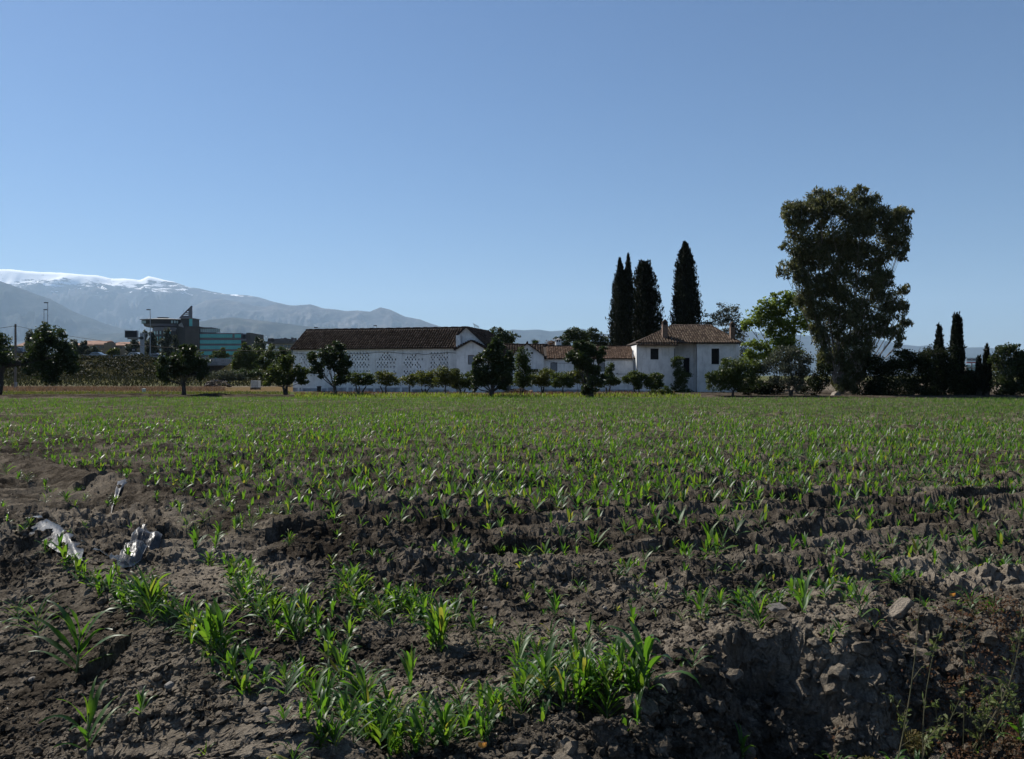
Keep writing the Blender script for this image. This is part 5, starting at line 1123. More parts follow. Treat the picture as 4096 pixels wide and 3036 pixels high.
for i, (lb, bs, bl, n, mt) in enumerate((
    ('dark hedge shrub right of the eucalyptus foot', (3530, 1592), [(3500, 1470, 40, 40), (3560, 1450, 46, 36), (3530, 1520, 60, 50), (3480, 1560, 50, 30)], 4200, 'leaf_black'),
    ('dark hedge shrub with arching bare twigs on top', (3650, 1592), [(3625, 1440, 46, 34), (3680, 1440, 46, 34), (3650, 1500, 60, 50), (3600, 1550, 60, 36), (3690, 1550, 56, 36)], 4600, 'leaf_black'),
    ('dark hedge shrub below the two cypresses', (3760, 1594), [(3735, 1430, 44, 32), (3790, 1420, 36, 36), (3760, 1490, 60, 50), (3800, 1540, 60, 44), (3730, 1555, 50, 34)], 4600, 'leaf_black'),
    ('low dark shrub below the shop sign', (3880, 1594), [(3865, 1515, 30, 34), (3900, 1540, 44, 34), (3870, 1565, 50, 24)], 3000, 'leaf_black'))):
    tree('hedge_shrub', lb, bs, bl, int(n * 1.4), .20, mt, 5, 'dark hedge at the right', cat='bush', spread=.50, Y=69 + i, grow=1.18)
tw_ = thing('arching_twigs', 'bare arching twigs against the hill above the hedge', 'branches', P(3650, 1440, 70))
for k in range(9):
    r_ = random.Random(k); a = P(3620 + k * 12, 1440, 70); e = P(3600 + k * 22 + r_.uniform(-10, 10), 1392 + r_.uniform(-6, 22), 70); MB().tube([a, a.lerp(e, .5) + Vector((0, 0, .25)), e], [.03, .02, .01], 4).build('twig', M['bark'], tw_)
tree('right_tree', 'broad dark tree with yellow green edge at the right border', (4040, 1592), [(4030, 1395, 34, 24), (3995, 1420, 36, 26), (4050, 1430, 50, 34), (4085, 1440, 40, 36), (3975, 1440, 20, 18), (4030, 1480, 50, 40), (4085, 1490, 50, 40), (4010, 1530, 50, 40), (4080, 1545, 60, 40), (4140, 1480, 60, 60), (4130, 1550, 60, 40)], 9500, .21, 'leaf_dark', 8, Y=69, spread=.44)
tree('background_tree', 'yellow green tree behind the tree at right border', (3990, 1560), [(3980, 1460, 40, 22), (4010, 1470, 30, 22), (3960, 1490, 30, 24)], 1500, .25, 'leaf_yellow', 4, Y=110)
# trees behind the farm
tree('background_tree', 'dense green tree behind the barn wing', (2000, 1560), [(1990, 1320, 22, 16), (1970, 1345, 38, 22), (2025, 1340, 36, 22), (1995, 1365, 60, 30), (2045, 1370, 26, 24), (2000, 1400, 60, 30)], 3600, .24, 'leaf_dark', 6, Y=104, spread=.40)
tree('background_tree', 'rounded dark tree, left half of the pair behind the annex', (2300, 1560), [(2300, 1330, 34, 22), (2275, 1355, 34, 24), (2315, 1365, 44, 30), (2260, 1380, 24, 16)], 3600, .22, 'leaf_dark', 6, Y=104, spread=.46)
tree('background_tree', 'rounded dark tree, right half of the pair behind the annex', (2375, 1560), [(2370, 1335, 36, 20), (2350, 1358, 36, 26), (2400, 1360, 36, 26), (2380, 1385, 50, 20), (2430, 1385, 18, 10)], 3600, .22, 'leaf_dark', 6, Y=106, spread=.46)
tree('background_shrub', 'dry straw coloured shrub beside the round chimney', (2205, 1440), [(2205, 1378, 22, 18)], 500, .2, 'drygrass', 2, Y=108, cat='bush')
tree('background_shrub', 'small bright shrub tip behind the tiled low range', (2068, 1440), [(2068, 1378, 14, 8), (2095, 1382, 8, 6)], 260, .2, 'leaf_mid', 1.5, Y=108, cat='bush')
pm = thing('palm_tree', 'small fan palm peeping over the outhouse roof', 'tree', (XA(2142, 106), 106, 0)); c = P(2142, 1378, 106)
MB().tube([(c.x, c.y, 0), (c.x, c.y, c.z)], [.2, .16], 8).build('trunk', M['bark'], pm)
r_ = random.Random(2)
for k in range(26):
    a = r_.uniform(0, 6.28); el = r_.uniform(-.2, 1.3); d = Vector((math.cos(a) * math.cos(el), math.sin(a) * math.cos(el), math.sin(el))); L = r_.uniform(.75, 1.05); s_ = d.cross(Vector((0, 0, 1))).normalized()
    m = MB()
    for j in range(7):
        w = (j - 3) * .14; e = (d + s_ * w * 2.2).normalized(); q = s_.cross(e) * .0
        m.add([c, c + e * L * .5 + s_ * .05, c + e * L - Vector((0, 0, .18 * L)), c + e * L * .5 - s_ * .05], [(0, 1, 2, 3)])
    m.build('frond', M['leaf_dark'], pm)
# trees by the road and the town
RT = 'poplars in front of the office building'
for lb, px, yt, yb, w, n, Y in (('grey poplar behind the message sign', 535, 1358, 1430, 30, 2200, 215), ('left poplar before the curved office front', 605, 1335, 1425, 26, 2600, 230), ('tall poplar before the curved office front', 668, 1318, 1425, 26, 3000, 225), ('poplar between lamp post and message column', 580, 1322, 1425, 16, 1800, 235), ('poplar right of the tall one before dark tower', 700, 1350, 1430, 20, 1500, 228)):
    k = []
    for j in range(6): f = j / 5; k.append((px + math.sin(j * 2.1) * w * .25, yt + 10 + (yb - yt - 14) * f, w * (.45 + .75 * f), 18))
    tree('poplar_tree', lb, (px, yb + 15), k, n, .5, 'leaf_grey', 2, RT, Y=Y, hang=.8, aspect=.6)
for lb, bs, bl, n, lf, mt, Y in (
    ('willow with drooping yellow green crown left of the barn', (985, 1490), [(985, 1395, 22, 22), (970, 1420, 34, 26), (1010, 1420, 30, 30), (950, 1440, 24, 30), (990, 1455, 44, 30), (940, 1465, 18, 26), (1030, 1450, 26, 30)], 5200, .34, 'leaf_mid', 150),
    ('second willow between the first one and the barn', (1080, 1490), [(1080, 1405, 24, 24), (1070, 1430, 34, 24), (1100, 1440, 30, 28), (1060, 1460, 34, 26), (1110, 1470, 34, 30)], 4200, .34, 'leaf_mid', 148),
    ('dark poplar pair behind the willows', (1040, 1480), [(1030, 1368, 14, 18), (1052, 1375, 14, 18), (1035, 1395, 24, 22), (1050, 1410, 26, 24)], 1800, .36, 'leaf_dark', 200),
    ('leafy green tree right of the willows near the barn eave', (1130, 1500), [(1140, 1410, 24, 18), (1120, 1420, 24, 20), (1150, 1435, 22, 20), (1130, 1450, 34, 24)], 2600, .3, 'leaf_dark', 140),
    ('round green bush before the teal window bands', (880, 1450), [(885, 1405, 16, 12), (870, 1418, 26, 14), (893, 1420, 20, 16), (850, 1428, 12, 8)], 1700, .4, 'leaf_mid', 205),
    ('pale tree at the far left behind the leaning tree', (125, 1430), [(135, 1345, 26, 26), (120, 1370, 26, 30), (110, 1395, 24, 24), (150, 1380, 20, 24)], 2200, .5, 'leaf_grey', 215),
    ('silvery tree before the tiled houses', (292, 1430), [(292, 1372, 16, 20), (285, 1395, 26, 22), (310, 1400, 20, 20)], 1500, .5, 'leaf_grey', 215),
    ('silvery slim tree before the ochre housing', (338, 1430), [(335, 1385, 12, 22), (345, 1405, 18, 16)], 1100, .5, 'leaf_grey', 215),
    ('round light green tree before the domed tower', (458, 1432), [(458, 1405, 18, 12), (450, 1415, 20, 12), (470, 1414, 14, 12)], 1300, .45, 'leaf_yellow', 212),
    ('pale shrub below the silver blue car', (375, 1432), [(375, 1400, 22, 12), (392, 1410, 16, 12), (362, 1412, 20, 10)], 1100, .45, 'leaf_grey', 212),
    ('yellow green scrub behind the road at far left', (30, 1430), [(10, 1400, 40, 14), (50, 1388, 20, 8), (-50, 1395, 50, 16), (80, 1392, 12, 6)], 1500, .45, 'leaf_yellow', 214)):
    tree('roadside_tree', lb, bs, bl, n, lf, mt, 3, 'trees along the raised road', Y=Y, spread=.42)
for lb, bs, bl, n, mt, Y in (
    ('grey brush thicket right of the fig tree', (900, 1540), [(880, 1500, 40, 20), (920, 1505, 40, 20), (960, 1510, 34, 16)], 2400, 'leaf_grey', 128),
    ('low dark bushes below the willows', (1010, 1530), [(1000, 1495, 50, 18), (1060, 1500, 40, 18), (960, 1490, 40, 16), (1110, 1505, 40, 22)], 2600, 'leaf_dark', 135),
    ('grey bush beside the barn corner', (1150, 1545), [(1130, 1490, 26, 22), (1150, 1510, 26, 20), (1115, 1515, 26, 16)], 1500, 'leaf_grey', 118)):
    tree('bush', lb, bs, bl, n, .26, mt, 2, cat='bush', Y=Y)

M['scrubleaf'] = leafmat('scrub_leaf', [(.010, .014, .005), (.019, .022, .008), (.036, .031, .014), (.014, .018, .007)], (.045, .05, .016), .20, .7, .12)
# ---- grass and scrub nobody could count
def blades(name, label, X, Y, Hh, mat, seed, wid=.05, zf=None):
    rg = np.random.default_rng(seed); n = len(X); Z = zf if zf is not None else height(X, Y)
    d = rg.normal(size=(n, 2)) * .35; a = rg.random(n) * 2 * np.pi; w = wid * (.6 + .8 * rg.random(n))
    B = np.stack([X, Y, Z - .03], -1); S = np.stack([np.cos(a) * w, np.sin(a) * w, np.zeros(n)], -1); T = B + np.stack([d[:, 0] * Hh, d[:, 1] * Hh, Hh], -1)
    V = np.stack([B - S, B + S, T], 1).reshape(-1, 3)
    tag(link(name, fast_mesh(name, V, np.arange(3 * n).reshape(n, 3)), M[mat]), label, None, None, 'stuff')
rg = np.random.default_rng(99)
def region(n, px0, px1, y0, y1):
    Y = np.sqrt(rg.random(n) * (y1 ** 2 - y0 ** 2) + y0 ** 2); px = px0 + (px1 - px0) * rg.random(n); return (px - 2048) / F * Y, Y
X, Y = region(8000, -300, 900, 89, 108); blades('dry_grass', 'strip of tall dry straw grass behind the field', X, Y, .28 + .25 * rg.random(len(X)), 'drygrass', 1, .05)
X, Y = region(4200, -300, 1160, 73, 84); blades('green_strip', 'strip of green weeds behind the dark soil', X, Y, .14 + .14 * rg.random(len(X)), 'leaf_yellow', 2, .05)
X, Y = region(6500, -300, 1150, 118, 166); blades('rough_grass', 'rough olive grass and weeds below the embankment', X, Y, .3 + .6 * rg.random(len(X)) ** 2, 'scrubleaf', 3, .10)
X, Y = region(5200, 1180, 2700, 63.5, 80); k = gn(X * .25, Y * .25, 5) > .05; blades('red_dry_grass', 'reddish dry grass under the fruit trees', X[k], Y[k], .15 + .22 * rg.random(k.sum()), 'redgrass', 4, .05)
X, Y = region(3500, 1180, 2800, 62, 66); blades('edge_weeds', 'green weeds at the far field edge', X, Y, .16 + .2 * rg.random(len(X)), 'leaf_bright', 6, .05)
def scrub():
    n = 20000; t = rg.random(n); px = -400 + 1230 * rg.random(n); x = np.array([XA(p, RY) for p in px]); y = RY - 24 + 22 * t
    zt = np.interp(x, *ROADZ); z = .6 + (zt - .6) * sstep(.05, 1, t); k = gn(x * .16, y * .3, 12) + .25 > 0
    C = np.stack([x, y, z + .2 + 1.1 * rg.random(n) * np.clip(.4 + gn(x * .2, y * .2, 13), .15, 1)], -1)[k]; D = rg.normal(size=C.shape); L = .5 * (.6 + .8 * rg.random(len(C)))
    o = link('embankment_scrub', leaf_mesh('embankment_scrub', C, L, L * .6, D, rg), M['scrubleaf']); tag(o, 'dark scrub covering the embankment', None, None, 'stuff')
scrub()

# ------------------------------------------------------------------ maize
def maize_leaf(L, w, a0, droop, twist, az, z0, rr, seg=8):
    """one arching blade with a folded midrib, in plant coordinates"""
    p = Vector((0, 0, z0)); ang = a0; V = []; Fa = []; d0 = Vector((math.cos(az), math.sin(az), 0)); sd = Vector((-math.sin(az), math.cos(az), 0))
    wav = rr.uniform(0, 6.28)
    for i in range(seg + 1):
        t = i / seg
        d = d0 * math.sin(ang) + Vector((0, 0, math.cos(ang)))
        nrm = d0 * -math.cos(ang) + Vector((0, 0, math.sin(ang)))
        ww = w * (.45 + 1.1 * t) if t < .3 else w * .78 * (1 - ((t - .3) / .7) ** 2.2) ** .9
        ww = max(ww, .0015); tw = twist * t + .12 * math.sin(t * 7 + wav)
        s = sd * math.cos(tw) + nrm * math.sin(tw); fold = .32 * (1 - t * .5)
        up = nrm * (ww * fold)
        rip = nrm * (w * .16 * math.sin(t * 11 + wav))
        V += [p + s * ww + up + rip, p, p - s * ww + up - rip]
        p = p + d * (L / seg); ang += droop * (.15 + 2.4 * t * t + (.5 if .45 < t < .7 else 0)) / seg
    for i in range(seg):
        b = i * 3; Fa += [(b, b + 1, b + 4, b + 3), (b + 1, b + 2, b + 5, b + 4)]
    return V, Fa
PROTO = []
for k in range(22):
    rr = random.Random(100 + k); big = k >= 12; n = rr.randint(9, 12) if big else rr.randint(6, 9); plane = rr.uniform(0, 3.14); leaves = []
    hst = rr.uniform(.40, .52) if big else rr.uniform(.30, .42); top = 0
    for i in range(n):
        t = i / (n - 1); az = plane + (math.pi if i % 2 else 0) + rr.uniform(-.5, .5)
        L = (.40 + .42 * math.sin(math.pi * (.18 + .72 * t))) * rr.uniform(.85, 1.12); a0 = (.95 - .72 * t) * rr.uniform(.6, 1.2) + .06
        V, Fa = maize_leaf(L, (.047 if big else .054) * rr.uniform(.75, 1.25) * (.7 + .5 * math.sin(math.pi * t)), a0, rr.uniform(1.1, 2.9) * (1 - .35 * t), rr.uniform(-.7, .7), az, .03 + hst * t, rr)
        leaves.append((V, Fa)); top = max(top, max(v.z for v in V))
    meshes = []
    for V, Fa in leaves:
        me = bpy.data.meshes.new('maize_leaf'); me.from_pydata([v / top for v in V], [], Fa); me.polygons.foreach_set('use_smooth', [True] * len(Fa)); me.update(); me.materials.append(M['maize']); meshes.append(me)
    st = MB(); st.tube([(0, 0, -.06), (.004, .003, hst * .5 / top), (0, .004, (hst + .1) / top)], [.019, .016, .006], 7)
    sm = bpy.data.meshes.new('stalk'); sm.from_pydata(st.v, [], st.f); sm.polygons.foreach_set('use_smooth', [True] * len(st.f)); sm.materials.append(M['maize_stalk'])
    PROTO.append((sm, meshes))
PLACED = []
def put_maize(x, y, h, label, group, rr, z=None):
    z = H1(x, y) if z is None else z
    sm, ms = PROTO[rr.randrange(12, len(PROTO)) if h > .17 else rr.randrange(12)]
    o = bpy.data.objects.new('maize_plant', None); COL.objects.link(o); o.empty_display_size = .1
    o.location = (x, y, z - .012); o.rotation_euler = (rr.uniform(-.09, .09), rr.uniform(-.09, .09), rr.uniform(0, 6.28)); o.scale = (h * rr.uniform(.9, 1.12),) * 2 + (h,)
    tag(o, label, 'maize plant', group)
    s = bpy.data.objects.new('stalk', sm); COL.objects.link(s); s.parent = o
    for m in ms:
        l = bpy.data.objects.new('leaf', m); COL.objects.link(l); l.parent = o
    PLACED.append((x, y))
def ground_hit(px, py):                    # where the line of sight to a plant's foot meets the ground
    x, y = G(px, py)
    for _ in range(6):
        z = float(base_height(np.array([x]), np.array([y]))[0]) + .04; Y = (CZ - z) * F / (py - HY); x, y = (px - 2048) / F * Y, Y
    return x, y
NAMED = [
 (308, 2701, 290, 'tall lone maize plant on the bare berm at lower left'), (352, 3010, 300, 'maize plant at the bottom edge below the lone tall one'), (154, 2551, 165, 'dark leafy maize plant near left edge above the tall lone one'),
 (75, 2488, 105, 'small maize plant at the left edge beside the dark leafy one'), (370, 2722, 70, 'small drooping maize seedling right beside the tall lone plant'), (562, 2902, 110, 'small upright maize seedling alone on the lower left soil'),
 (823, 3009, 75, 'tiny maize seedling at the bottom edge left of centre'), (1174, 3015, 115, 'thin grassy maize seedling at the bottom edge'), (603, 2463, 215, 'tall bushy maize plant in the berm row at left'),
 (835, 2639, 255, 'broad-leaved large maize plant at the end of berm row'), (930, 2720, 135, 'maize plant with arching right leaf below the large one'), (1765, 2588, 225, 'large maize plant with thick pale stalk near centre'),
 (1645, 2752, 185, 'lone upright maize plant casting a shadow at bottom centre'), (1915, 2588, 75, 'small two-leaved maize seedling right of the thick stalk plant'), (2594, 2802, 315, 'tallest maize plant of the dense clump right of centre'),
 (2430, 2921, 170, 'yellowish maize plant at the front of the right clump'), (1784, 3003, 235, 'maize plant in front at the bottom edge, centre'), (1520, 2997, 215, 'wide dark maize plant at the bottom edge, centre left'),
 (2988, 2595, 130, 'left one of two thin maize plants casting shadows on pale crust'), (3041, 2582, 165, 'right one of two thin maize plants casting shadows on pale crust'), (3211, 2588, 175, 'maize plant with single hooked leaf on the bank crest'),
 (3443, 2576, 165, 'spiky maize plant beside the tilted slab'), (3198, 2400, 95, 'wide V-shaped maize plant on the right slope'), (2972, 3028, 130, 'broad pale maize plant at the bottom of the shaded pit'),
 (3324, 3028, 135, 'maize plant with curled leaves at the bottom edge right'), (3374, 2858, 105, 'yellow maize seedling inside the shaded bank'), (3569, 2821, 115, 'grey green maize seedling on the shaded bank face'),
 (3663, 2896, 105, 'maize seedling with drooping right leaf among the weeds'), (4084, 2701, 155, 'tall maize plant cut by the right edge'), (3883, 2463, 115, 'upright maize plant on the far bank crest at right'), (2223, 2463, 100, 'single straight maize leaf plant on the mid slope')]
OTHERS = [
 ('young maize plant in the row along the left berm', 'maize row along the left berm', [(182, 2199, 62), (301, 2255, 60), (339, 2300, 75), (389, 2331, 85), (415, 2345, 80), (440, 2362, 105), (475, 2390, 100), (509, 2419, 135), (540, 2425, 120), (570, 2440, 150), (628, 2438, 155), (655, 2470, 120), (685, 2488, 125), (741, 2513, 145), (765, 2530, 130), (790, 2560, 150), (879, 2626, 235), (850, 2600, 180), (905, 2650, 150), (600, 2500, 130), (365, 2318, 70), (455, 2300, 60)]),
 ('young maize plant in the middle clump left of centre', 'maize clump left of centre', [(1156, 2538, 175), (1080, 2526, 135), (1231, 2488, 135), (973, 2444, 125), (1030, 2488, 115), (1100, 2470, 110), (1043, 2362, 85), (942, 2306, 75), (860, 2237, 72), (900, 2270, 70), (1156, 2205, 65), (1325, 2626, 135), (1382, 2400, 115), (1060, 2420, 100), (1200, 2450, 110), (990, 2380, 90), (1388, 2406, 145), (1450, 2375, 95), (1410, 2380, 120), (1180, 2560, 120), (1270, 2530, 110), (1330, 2480, 90), (515, 2243, 65), (845, 2225, 60), (970, 2340, 80), (1010, 2330, 80)]),
 ('maize plant in the crowded patch at the bottom centre', 'maize patch at the bottom centre', [(1375, 2752, 165), (1143, 2789, 155), (1206, 2808, 175), (1256, 2821, 135), (1306, 2852, 175), (1344, 2978, 145), (1369, 2752, 165), (1466, 2833, 195), (1338, 2971, 125), (1413, 2978, 165), (1595, 2921, 175), (1652, 2959, 160), (1846, 2877, 115), (1928, 2965, 135), (2016, 2871, 155), (1928, 2827, 115), (1400, 2880, 150), (1480, 2900, 170), (1560, 2870, 150), (1430, 2790, 150), (1550, 2960, 180), (1700, 2900, 140), (1700, 2990, 170), (1860, 2960, 140), (1280, 2900, 140), (1380, 2920, 150), (1500, 2940, 150), (1610, 2990, 150), (1980, 2900, 140), (1240, 2760, 120), (1310, 2790, 140), (1780, 2930, 130), (1190, 2770, 130)]),
 ('young maize plant in the dense clump right of centre', 'maize clump right of centre', [(2066, 2714, 155), (2185, 2833, 225), (2167, 2909, 115), (2305, 2890, 235), (2255, 2777, 195), (2336, 2808, 185), (2468, 2670, 135), (2543, 2808, 185), (2550, 2953, 135), (2085, 2588, 115), (2130, 2760, 170), (2210, 2740, 170), (2300, 2740, 160), (2380, 2770, 170), (2420, 2800, 180), (2480, 2790, 170), (2150, 2680, 140), (2250, 2850, 190), (2360, 2880, 170), (2100, 2840, 170), (2060, 2800, 150), (2510, 2850, 170), (2450, 2730, 140), (2340, 2700, 130), (2230, 2690, 140), (2090, 2880, 140)]),
 ('young maize around the thick-stalked plant near centre', 'maize beside the thick-stalked plant', [(1514, 2488, 115), (1652, 2444, 115), (1580, 2450, 100), (1740, 2570, 185), (1897, 2519, 95), (1400, 2563, 115), (1600, 2420, 90), (1700, 2500, 130), (1820, 2480, 110), (1730, 2470, 120), (1550, 2430, 100), (1660, 2500, 110)]),
 ('maize seedling on the bare slope in the middle', 'maize seedlings on the middle slope', [(2204, 2563, 95), (2292, 2557, 75), (2355, 2544, 85), (2400, 2540, 60), (2537, 2500, 85), (1991, 2318, 78), (1865, 2337, 40), (1780, 2337, 55), (2198, 2306, 45), (2305, 2300, 55), (2370, 2290, 55), (2481, 2281, 45), (2553, 2347, 55), (2132, 2381, 50), (2317, 2372, 60), (1919, 2249, 55), (1994, 2237, 60), (2060, 2230, 45), (2110, 2221, 55), (2200, 2228, 50), (2311, 2218, 55), (2437, 2208, 45), (1640, 2240, 60), (1780, 2230, 45), (1840, 2235, 45), (2620, 2420, 70), (2662, 2400, 50), (1960, 2600, 60)]),
 ('maize seedling in the rows on the right slope', 'maize rows on the right slope', [(2803, 2469, 125), (2752, 2419, 65), (2727, 2482, 55), (2884, 2450, 95), (3016, 2425, 100), (3110, 2419, 85), (3349, 2375, 65), (3443, 2369, 75), (3400, 2375, 50), (3569, 2343, 65), (3644, 2331, 55), (3738, 2306, 65), (3780, 2310, 55), (3820, 2306, 55), (3900, 2295, 60), (3946, 2287, 60), (4015, 2268, 65), (4060, 2260, 60), (3324, 2570, 70), (3290, 2560, 50), (3360, 2560, 60), (3494, 2563, 75), (2771, 2720, 105), (2721, 2720, 55), (3977, 2475, 85), (3827, 2469, 55), (3594, 2463, 65), (3198, 2281, 55), (3330, 2268, 45), (3745, 2758, 115), (3908, 2701, 65), (3640, 2440, 50), (3700, 2450, 60), (2860, 2330, 50), (3480, 2250, 45), (3650, 2220, 45), (3850, 2200, 50)]),
 ('maize seedling on trampled ground by plastic sheet', 'maize seedlings by the plastic sheet', [(25, 1927, 52), (75, 1920, 48), (110, 1925, 45), (182, 1958, 48), (205, 1975, 40), (182, 2040, 40), (264, 2033, 48), (308, 1990, 45), (458, 2046, 48), (527, 2096, 48), (301, 2071, 40), (12, 2059, 52), (31, 2109, 45), (94, 2128, 48), (119, 2134, 40), (339, 2128, 42), (430, 2060, 35), (628, 2002, 45), (340, 2000, 38)]),
 ('maize in the green line at near field edge', 'maize line at the near field edge', [(690, 2030, 50), (720, 2045, 55), (747, 2059, 55), (780, 2062, 55), (815, 2065, 55), (841, 2065, 60), (875, 2075, 70), (904, 2077, 78), (940, 2080, 70), (970, 2082, 65), (1005, 2084, 65), (1040, 2080, 60), (1070, 2068, 65), (1110, 2070, 60), (1155, 2071, 65), (1000, 2060, 60), (930, 2060, 60)])]
def ground_hits(pp):
    pp = np.array(pp, float); px, py = pp[:, 0], pp[:, 1]; y = CZ * F / (py - HY); x = (px - 2048) / F * y
    for _ in range(6):
        z = base_height(x, y) + .04; y = (CZ - z) * F / (py - HY); x = (px - 2048) / F * y
    return x, y, height(x, y)
ONES = ['', 'first', 'second', 'third', 'fourth', 'fifth', 'sixth', 'seventh', 'eighth', 'ninth', 'tenth', 'eleventh', 'twelfth', 'thirteenth', 'fourteenth', 'fifteenth', 'sixteenth', 'seventeenth', 'eighteenth', 'nineteenth']
TENS = {2: ('twentieth', 'twenty'), 3: ('thirtieth', 'thirty'), 4: ('fortieth', 'forty'), 5: ('fiftieth', 'fifty')}
def ordinal(n): return ONES[n] if n < 20 else (TENS[n // 10][0] if n % 10 == 0 else TENS[n // 10][1] + '-' + ONES[n % 10])
rrm = random.Random(77); total = 0
need = 300 - len(NAMED) - sum(len(q[2]) for q in OTHERS)
for k in range(max(0, need)):                # thicken the clumps
    lst = OTHERS[(0, 2, 3, 1, 2, 3, 0, 4)[k % 8]][2]; a, b, c = lst[rrm.randrange(len(lst))]; lst.append((a + rrm.uniform(-30, 30), b + rrm.uniform(-16, 16), c * rrm.uniform(.65, 1.0)))
hx, hy, hz = ground_hits([q[:2] for q in NAMED])
for (px, py, hp, lab), x, y, z in zip(NAMED, hx, hy, hz): put_maize(float(x), float(y), min(hp, 150 + (hp - 150) * .72) * y / F * 1.10, lab, None, rrm, float(z)); total += 1
for lab, grp, pts in OTHERS:
    pts = sorted(pts); hx, hy, hz = ground_hits([q[:2] for q in pts]); kind, where = lab.split(' ', 2)[0:2], lab
    for k, ((px, py, hp), x, y, z) in enumerate(zip(pts, hx, hy, hz)): put_maize(float(x), float(y), min(hp, 150 + (hp - 150) * .72) * y / F * 1.10, f'{ordinal(k + 1)} from left: {lab}', grp, rrm, float(z)); total += 1

# the sown field: rows parallel to the furrows
def low_proto(seed, seg, nl=(5, 7)):
    rr = random.Random(seed); V = []; Fa = []; n = rr.randint(*nl); plane = rr.uniform(0, 3.14); top = 0
    for i in range(n):
        t = i / (n - 1); az = plane + (math.pi if i % 2 else 0) + rr.uniform(-.6, .6); L = (.42 + .42 * math.sin(math.pi * (.2 + .7 * t))) * rr.uniform(.85, 1.15)
        v, f = maize_leaf(L, .082 * rr.uniform(.8, 1.3), (1.0 - .8 * t) * rr.uniform(.7, 1.1) + .08, rr.uniform(1., 2.) * (1 - .4 * t), rr.uniform(-.7, .7), az, .03 + .36 * t, rr, seg)
        k = seg + 1; flat = [q for j in range(k) for q in (v[3 * j], v[3 * j + 2])]; b = len(V); V += flat
        Fa += [(b + 2 * j, b + 2 * j + 1, b + 2 * j + 3, b + 2 * j + 2) for j in range(seg)]; top = max(top, max(q.z for q in v))
    return np.array([q[:] for q in V]) / top, np.array(Fa)
def field_points():
    rg = np.random.default_rng(5); out = []
    S = np.arange(4.0, 66, .44)
    for s in S:
        a = np.arange(-60, 60, .118); a = a + rg.uniform(-.09, .09, len(a)); ss = s + rg.normal(0, .045, len(a))
        X = a * FD[0] + ss * FN[0]; Y = a * FD[1] + ss * FN[1]; out.append(np.stack([X, Y], -1))
    Q = np.concatenate(out); X, Y = Q[:, 0], Q[:, 1]
    px = 2048 + F * X / np.maximum(Y, .1)
    d2, s2, t2 = poly_dist(X, Y, BERM2)
    py = HY + CZ * F / np.maximum(Y, .1)
    lim = np.interp(px, [-300, 0, 620, 1200, 1500, 2500, 3300, 4096, 4500], [1800, 1845, 1990, 2075, 2250, 2360, 2330, 2270, 2240])
    edge = 60.3 - .035 * X
    k = (Y < edge) & (np.abs(px - 2048) < 2400) & (py < lim) & (Y > 5)
    thin = np.clip(.98 + .45 * gn(X * .22, Y * .22, 81) + .35 * gn(X * .8, Y * .8, 82), .12, 1)
    thin = thin * np.where(px < 700, np.clip(.75 + .5 * gn(X * .3, Y * .3, 83), .3, 1), 1)
    thin = thin * np.where(px > 1350, np.interp(lim - py, [0, 110, 230, 330], [.10, .26, .55, 1]), np.interp(lim - py, [0, 50, 120], [.5, .8, 1]))
    k &= rg.random(len(X)) < thin
    X, Y, py = X[k], Y[k], py[k]
    return X, Y, rg
X, Y, rgf = field_points()
near = np.argsort(np.hypot(X, Y)); nleft = max(0, 300 - total); take = near[:nleft]; rest = near[nleft:]
zz = height(X, Y)
take = take[np.argsort(X[take] / Y[take])]
for k, i in enumerate(take): put_maize(float(X[i]), float(Y[i]), float(.17 + .10 * rgf.random()), f'{ordinal(k + 1)} from the left: maize plant at the near edge of sown rows', 'first maize plants of the sown rows', rrm, float(zz[i]))
def crop(idx, seg, name, label, seeds):
    protos = [low_proto(s, seg, (4, 5) if seg < 3 else (5, 6)) for s in seeds]; V = []; Fa = []; off = 0; rg = np.random.default_rng(3)
    for pi, (pv, pf) in enumerate(protos):
        sel = idx[pi::len(protos)]; n = len(sel); a = rg.random(n) * 2 * np.pi
        h = (.125 + .115 * rg.random(n) ** 1.2) * (1.02 + .25 * gn(X[sel] * .15, Y[sel] * .15, 85)); c, s = np.cos(a), np.sin(a)
        vx = pv[None, :, 0] * c[:, None] - pv[None, :, 1] * s[:, None]; vy = pv[None, :, 0] * s[:, None] + pv[None, :, 1] * c[:, None]
        v = np.stack([vx * h[:, None] + X[sel][:, None], vy * h[:, None] + Y[sel][:, None], pv[None, :, 2] * h[:, None] + (zz[sel] - .012)[:, None]], -1)
        V.append(v.reshape(-1, 3)); Fa.append((pf[None] + (np.arange(n) * len(pv))[:, None, None]).reshape(-1, 4) + off); off += n * len(pv)
    me = fast_mesh(name, np.concatenate(V), np.concatenate(Fa), True)
    tag(link(name, me, M['maize']), label, 'maize crop', None, 'stuff')
rd_ = np.hypot(X[rest], Y[rest])
crop(rest[rd_ < 16], 3, 'maize_crop', 'rows of young maize covering the near field', range(200, 212))
crop(rest[(rd_ >= 16) & (rd_ < 34)], 2, 'maize_crop', 'rows of young maize across the middle of the field', range(300, 310))
crop(rest[rd_ >= 34], 1, 'maize_crop', 'far maize rows blending into a green sheet', range(320, 330))

